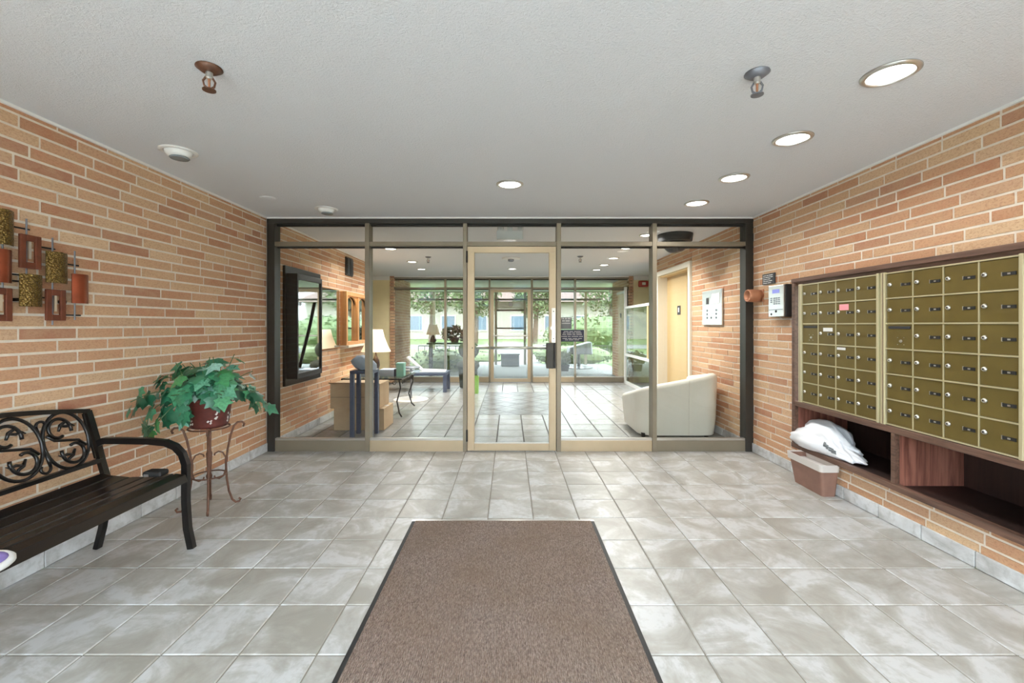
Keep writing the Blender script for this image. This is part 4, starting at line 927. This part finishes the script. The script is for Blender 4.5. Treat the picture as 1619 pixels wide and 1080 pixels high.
for k, yc in enumerate(rings):
    zc = .655 + .028*math.sin(PI*(yc-BY0)/L) - .004; r = .121
    zc = (.515 + arch(yc,.80,.07))/2; r = (arch(yc,.80,.07)-.515)/2 - .006; r = min(r, .15); ru = .118
    obj('ring', MB().tube([(bx(zc+r*math.sin(2*PI*q/40)), yc+ru*math.cos(2*PI*q/40), zc+r*math.sin(2*PI*q/40)) for q in range(40)], .0085, 7, closed=True), 'black', t, smooth=True)
    inplane(spiral(-.028,.062,.068,-.3,.86,.45), yc, zc, .0085, 'scroll')
    inplane(spiral(.028,-.066,.070,-.3+PI,.86,.45), yc, zc, .0085, 'scroll')
    inplane([(-.094,.045),(-.06,.012),(0,.0),(.06,-.012),(.094,-.05)], yc, zc, .0075, 'scroll_bar')
    for q in (1,-1):
        inplane([(q*-.030,q*.055),(q*-.012,q*.085),(q*.010,q*.095),(q*.022,q*.112)], yc, zc, [.006,.009,.008,.003], 'leaf_ornament')
        inplane([(q*-.012,q*.08),(q*.018,q*.072),(q*.042,q*.078),(q*.06,q*.066)], yc, zc, [.006,.008,.006,.003], 'leaf_ornament')
for k in range(4):
    yc = (rings[k]+rings[k+1])/2; zc = .655+.01
    for q in (1,-1):
        inplane(spiral(.018*q, q*.105, .028, (PI if q > 0 else 0), .62, .35, 12, sgn=-1), yc, zc, .007, 'curl')
        inplane([(-.0,q*.02),(q*-.008,q*.07),(q*-.010,q*.105)], yc, zc, [.006,.009,.007], 'curl_stem')
obj('end_strip', MB().tube([(bx(.53)+.004,BY1-.035,.535),(bx(.79)+.004,BY1-.035,.79)], .006, 4), 'black', t)
o = thing('dark_case', (-2.0,2.475,.437), 'small dark grey case lying on the end of the bench seat', 'case'); obj('case', B(-2.06,-1.955,2.44,2.51,.446,.478), 'black_matte', o, bevel=.012, segs=3); obj('clasp', B(-2.045,-2.02,2.435,2.441,.452,.464), 'chrome', o)
o = thing('cushion', (-1.87,1.50,.445), 'lavender cushion with white edging on the bench at the frame edge', 'cushion')
obj('pad', ball((-1.87,1.50,.467), (.10,.10,.021), 3, 24, .0), 'purple', o, smooth=True); obj('edging', MB().tube([(-1.87+.104*math.cos(a),1.50+.104*math.sin(a),.460) for a in [2*PI*k/32 for k in range(32)]], .013, 8, closed=True), 'white', o, smooth=True)

# ------------------------------------------------------------------ plant stand and ivy
PXc, PYc = -2.135, 3.10
t = thing('plant_stand', (PXc,PYc,0), 'rust-brown wrought iron plant stand with scrolled legs', 'plant stand')
for k in range(4):
    a = .55 + k*PI/2; ca, sa = math.cos(a), math.sin(a)
    prof = [(.205,.555),(.213,.575),(.198,.592),(.170,.590),(.148,.566),(.128,.50),(.110,.40),(.100,.30),(.104,.20),(.118,.10),(.138,.035),(.160,.010),(.182,.012),(.19,.028),(.178,.036)]
    if k % 2: prof = [(r_*.98, z_) for r_, z_ in prof]
    obj('leg', MB().tube([(PXc+ca*r_, PYc+sa*r_, z_) for r_, z_ in prof], .0075, 7), 'rust', t, smooth=True)
    obj('side_scroll', MB().tube([(PXc+ca*r_, PYc+sa*r_, z_) for r_, z_ in [(.03,.37),(.035,.385),(.055,.395),(.08,.385),(.097,.35),(.098,.26),(.085,.215),(.06,.20),(.035,.21),(.03,.225)]], .0055, 6), 'rust', t, smooth=True)
obj('support_ring', MB().tube([(PXc+.125*math.cos(q*PI/16), PYc+.125*math.sin(q*PI/16), .575) for q in range(32)], .006, 6, closed=True), 'rust', t)
obj('lower_ring', MB().tube([(PXc+.104*math.cos(q*PI/16), PYc+.104*math.sin(q*PI/16), .235) for q in range(32)], .005, 6, closed=True), 'rust', t)
obj('centre_boss', MB().lathe([(.001,.18),(.014,.20),(.02,.23),(.012,.25),(.02,.39),(.008,.42),(.001,.43)], (PXc,PYc,0), n=12), 'rust', t, smooth=True)
t = thing('potted_ivy', (PXc,PYc,.582), 'bushy green ivy in a brown embossed pot on the plant stand', 'plant')
obj('pot', MB().lathe([(.001,.583),(.112,.583),(.118,.60),(.140,.76),(.150,.775),(.152,.79),(.142,.79),(.132,.77),(.001,.765)], (PXc,PYc,0), n=32), 'pot', t, smooth=True)
for k in range(6):                                       # pale embossed leaf motifs
    a = -2.9 + k*PI/3
    for q in range(9):
        aa = a + R.uniform(-.22,.22); z_ = .66 + R.uniform(-.045,.05); r_ = .1185+(z_-.60)*.1375+.002
        obj('embossed_leaf', MB().lathe([(.001,.004),(.013,0),(.013,-.002)], (0,0,0), 'x', 7).mesh and MB().add([(PXc+r_*math.cos(aa+d1_), PYc+r_*math.sin(aa+d1_), z_+d2_) for d1_, d2_ in ((-.07,0),(0,-.008),(.07,.004),(0,.009))]+[(PXc+(r_+.003)*math.cos(aa+d1_*.8), PYc+(r_+.003)*math.sin(aa+d1_*.8), z_+d2_*.8) for d1_, d2_ in ((-.07,0),(0,-.008),(.07,.004),(0,.009))], [(4,5,6,7),(0,1,5,4),(1,2,6,5),(2,3,7,6),(3,0,4,7)]), 'liner', t)
def ivy_leaf(seed):
    rn = random.Random(seed)
    out = [(0,-.05),(.22,-.18),(.50,-.10),(.40,.12),(.62,.42),(.30,.46),(.0,1.0),(-.30,.46),(-.62,.42),(-.40,.12),(-.50,-.10),(-.22,-.18)]
    vs = [(0,.25,.0)]
    for x_, y_ in out: vs.append((x_*rn.uniform(.92,1.08), y_, -.22*abs(x_) - .14*max(0,y_-.3)**2*2 + rn.uniform(-.03,.03)))
    return MB().add(vs, [(0,k,k+1) for k in range(1,12)]+[(0,12,1)]).mesh('ivy_leaf', 'ivy')
LEAVES = [ivy_leaf(k) for k in range(5)]
for me in LEAVES:
    for p in me.polygons: p.use_smooth = True
stems = MB(); tips = []
rn = random.Random(77)
top = Vector((PXc, PYc, .80))
for k in range(62):                                     # arching runners
    a = rn.uniform(0, 2*PI); el = rn.uniform(.32, 1.5); Ls = rn.uniform(.16, .33)
    dx = math.cos(a)*math.cos(el)*1.3; dy = math.sin(a)*math.cos(el)*1.1; dz = math.sin(el)
    p0 = top + Vector((rn.uniform(-.07,.07), rn.uniform(-.07,.07), 0)); pts = []
    for q in range(6):
        u = q/5; pts.append(p0 + Vector((dx, dy, dz))*Ls*u + Vector((0,0,-.10*u*u*math.cos(el)*Ls/.3)))
    for q in pts: q.x = max(q.x, XL+.03)
    stems.tube(pts, .0028, 5); tips.append(pts)
trails = [[(PXc-.10,PYc-.08,.80),(PXc-.2,PYc-.14,.80),(PXc-.27,PYc-.2,.74),(PXc-.30,PYc-.24,.66),(PXc-.29,PYc-.27,.585)],
          [(PXc-.05,PYc-.12,.80),(PXc-.12,PYc-.22,.75),(PXc-.17,PYc-.28,.66),(PXc-.22,PYc-.33,.60),(PXc-.25,PYc-.36,.56)],
          [(PXc+.1,PYc+.08,.80),(PXc+.22,PYc+.16,.80),(PXc+.28,PYc+.22,.74),(PXc+.30,PYc+.26,.68),(PXc+.36,PYc+.3,.67),(PXc+.40,PYc+.32,.63)],
          [(PXc-.12,PYc-.12,.84),(PXc-.24,PYc-.22,.86),(PXc-.30,PYc-.3,.83),(PXc-.33,PYc-.36,.80)],
          [(PXc-.1,PYc+.0,.84),(PXc-.2,PYc-.1,.95),(PXc-.27,PYc-.15,.98),(PXc-.31,PYc-.2,.93)],
          [(PXc+.0,PYc-.13,.80),(PXc-.03,PYc-.2,.77),(PXc-.06,PYc-.22,.70),(PXc-.07,PYc-.23,.66)]]
for tr in trails:
    pts = [Vector(p) for p in tr]
    pts = [pts[0]+(p-pts[0])*(.8 if tr[-1][0] < PXc else .62) for p in pts]
    for q in pts: q.x = max(q.x, XL+.03)
    stems.tube(pts, .003, 5); tips.append(pts)
obj('stems', stems, 'stem', t)
nl = 0
for j, pts in enumerate(tips):
    cnt = 4 if j < 62 else 7
    for q in range(cnt):
        u = .28+.72*(q+rn.random()*.6)/cnt if j < 62 else .2+.8*q/(cnt-1)
        f = min(u, .999)*(len(pts)-1); i = int(f); p = pts[i].lerp(pts[i+1], f-i)
        out = (p - top); out.z *= .8; out = out.normalized() if out.length > .01 else Vector((0,0,1))
        nrm = (out + Vector((rn.gauss(0,.35), rn.gauss(0,.35)-.3, rn.gauss(0,.3)+.45))).normalized()
        td = Vector((out.x, out.y, -.55)) + Vector((rn.gauss(0,.4), rn.gauss(0,.4), rn.gauss(0,.3)))
        td = (td - nrm*td.dot(nrm)).normalized(); xd = td.cross(nrm)
        s = rn.uniform(.078, .115)
        p = p + Vector((rn.gauss(0,.02), rn.gauss(0,.02), rn.gauss(0,.02)))
        if p.x < XL+.06: p.x = XL+.06+rn.random()*.03
        mt = Matrix((( xd.x, td.x, nrm.x),(xd.y, td.y, nrm.y),(xd.z, td.z, nrm.z)))
        o = piece('leaf', LEAVES[rn.randrange(5)], p, (s,s,s), t, mt.to_euler()); nl += 1
# ------------------------------------------------------------------ wall sculpture
t = thing('wall_sculpture', (XL,2.3,1.3), 'metal wall sculpture of gold, copper and brown panels on rods', 'wall art')
AX = 2.455                                             # plane of the panels
def ap(px, py): d = CF*AX/(CX-px); return d, CH+(CY-py)*d/CF
def apanel(px0, px1, py0, py1, kind, dx=0):
    (ya, _), (yb, _) = ap(px0, 450), ap(px1, 450); ym = (ya+yb)/2; z1_ = CH+(CY-py0)*ym/CF; z0_ = CH+(CY-py1)*ym/CF
    x = -AX+dx
    if kind == 'open':
        w_ = .028
        f = obj('open_frame', B(x,x+.014,ya,ya+w_,z0_,z1_).box(x,x+.014,yb-w_,yb,z0_,z1_).box(x,x+.014,ya+w_,yb-w_,z1_-w_*1.15,z1_).box(x,x+.014,ya+w_,yb-w_,z0_,z0_+w_*1.15), 'red_brown', t, bevel=.003)
        obj('inner_bar', B(x+.002,x+.008,(ya+yb)/2-.006,(ya+yb)/2+.006,z0_+.05,z1_-.03), 'chrome', f)
    else:                                                # gently bowed sheet
        n = 8; v = []
        for k in range(n+1):
            u = k/n; b = .022*math.sin(PI*u); y = ya+(yb-ya)*u
            v += [(x+b,y,z0_),(x+b,y,z1_),(x+b-.004,y,z0_),(x+b-.004,y,z1_)]
        f = []
        for k in range(n):
            i = 4*k; j = i+4; f += [(i,j,j+1,i+1),(i+2,i+3,j+3,j+2),(i+1,j+1,j+3,i+3),(i,i+2,j+2,j)]
        f += [(0,1,3,2),(4*n,4*n+2,4*n+3,4*n+1)]
        o = obj('bowed_panel', MB().add(v, f), kind, t); smooth_angle(o, 50)
apanel(-14,22,331,387,'gold_hammered'); apanel(28,62,372,425,'open'); apanel(73,107,399,448,'gold_hammered'); apanel(-14,19,394,447,'copper_panel')
apanel(31,67,434,485,'gold_hammered'); apanel(-18,16,455,508,'open'); apanel(70,101,458,507,'open'); apanel(114,140,434,480,'copper_panel')
def rodv(px, py0, py1, mat='grey_metal'):
    y, za = ap(px, py0); _, zb2 = ap(px, py1); obj('upright_rod', MB().tube([(-AX-.012,y,za),(-AX-.012,y,zb2)], .004, 6), mat, t)
def rodh(px0, px1, py, mat='black'):
    y, za = ap(px0, py); yb, _ = ap(px1, py); obj('cross_rod', MB().tube([(-AX-.018,y,za),(-AX-.018,yb,za)], .0045, 6), mat, t)
rodv(45.5, 346, 436); rodv(86.5, 376, 514); rodv(121.5, 397, 506); rodv(8, 386, 460)
rodh(15, 52, 356); rodh(60, 92, 389); rodh(105, 129, 417); rodh(100, 132, 498); rodh(15, 35, 443); rodh(60, 75, 470); rodh(-10, 40, 430)
for y in (2.2, 2.42): obj('standoff', B(XL+.001,-AX-.01,y-.008,y+.008,1.42,1.436), 'black', t)
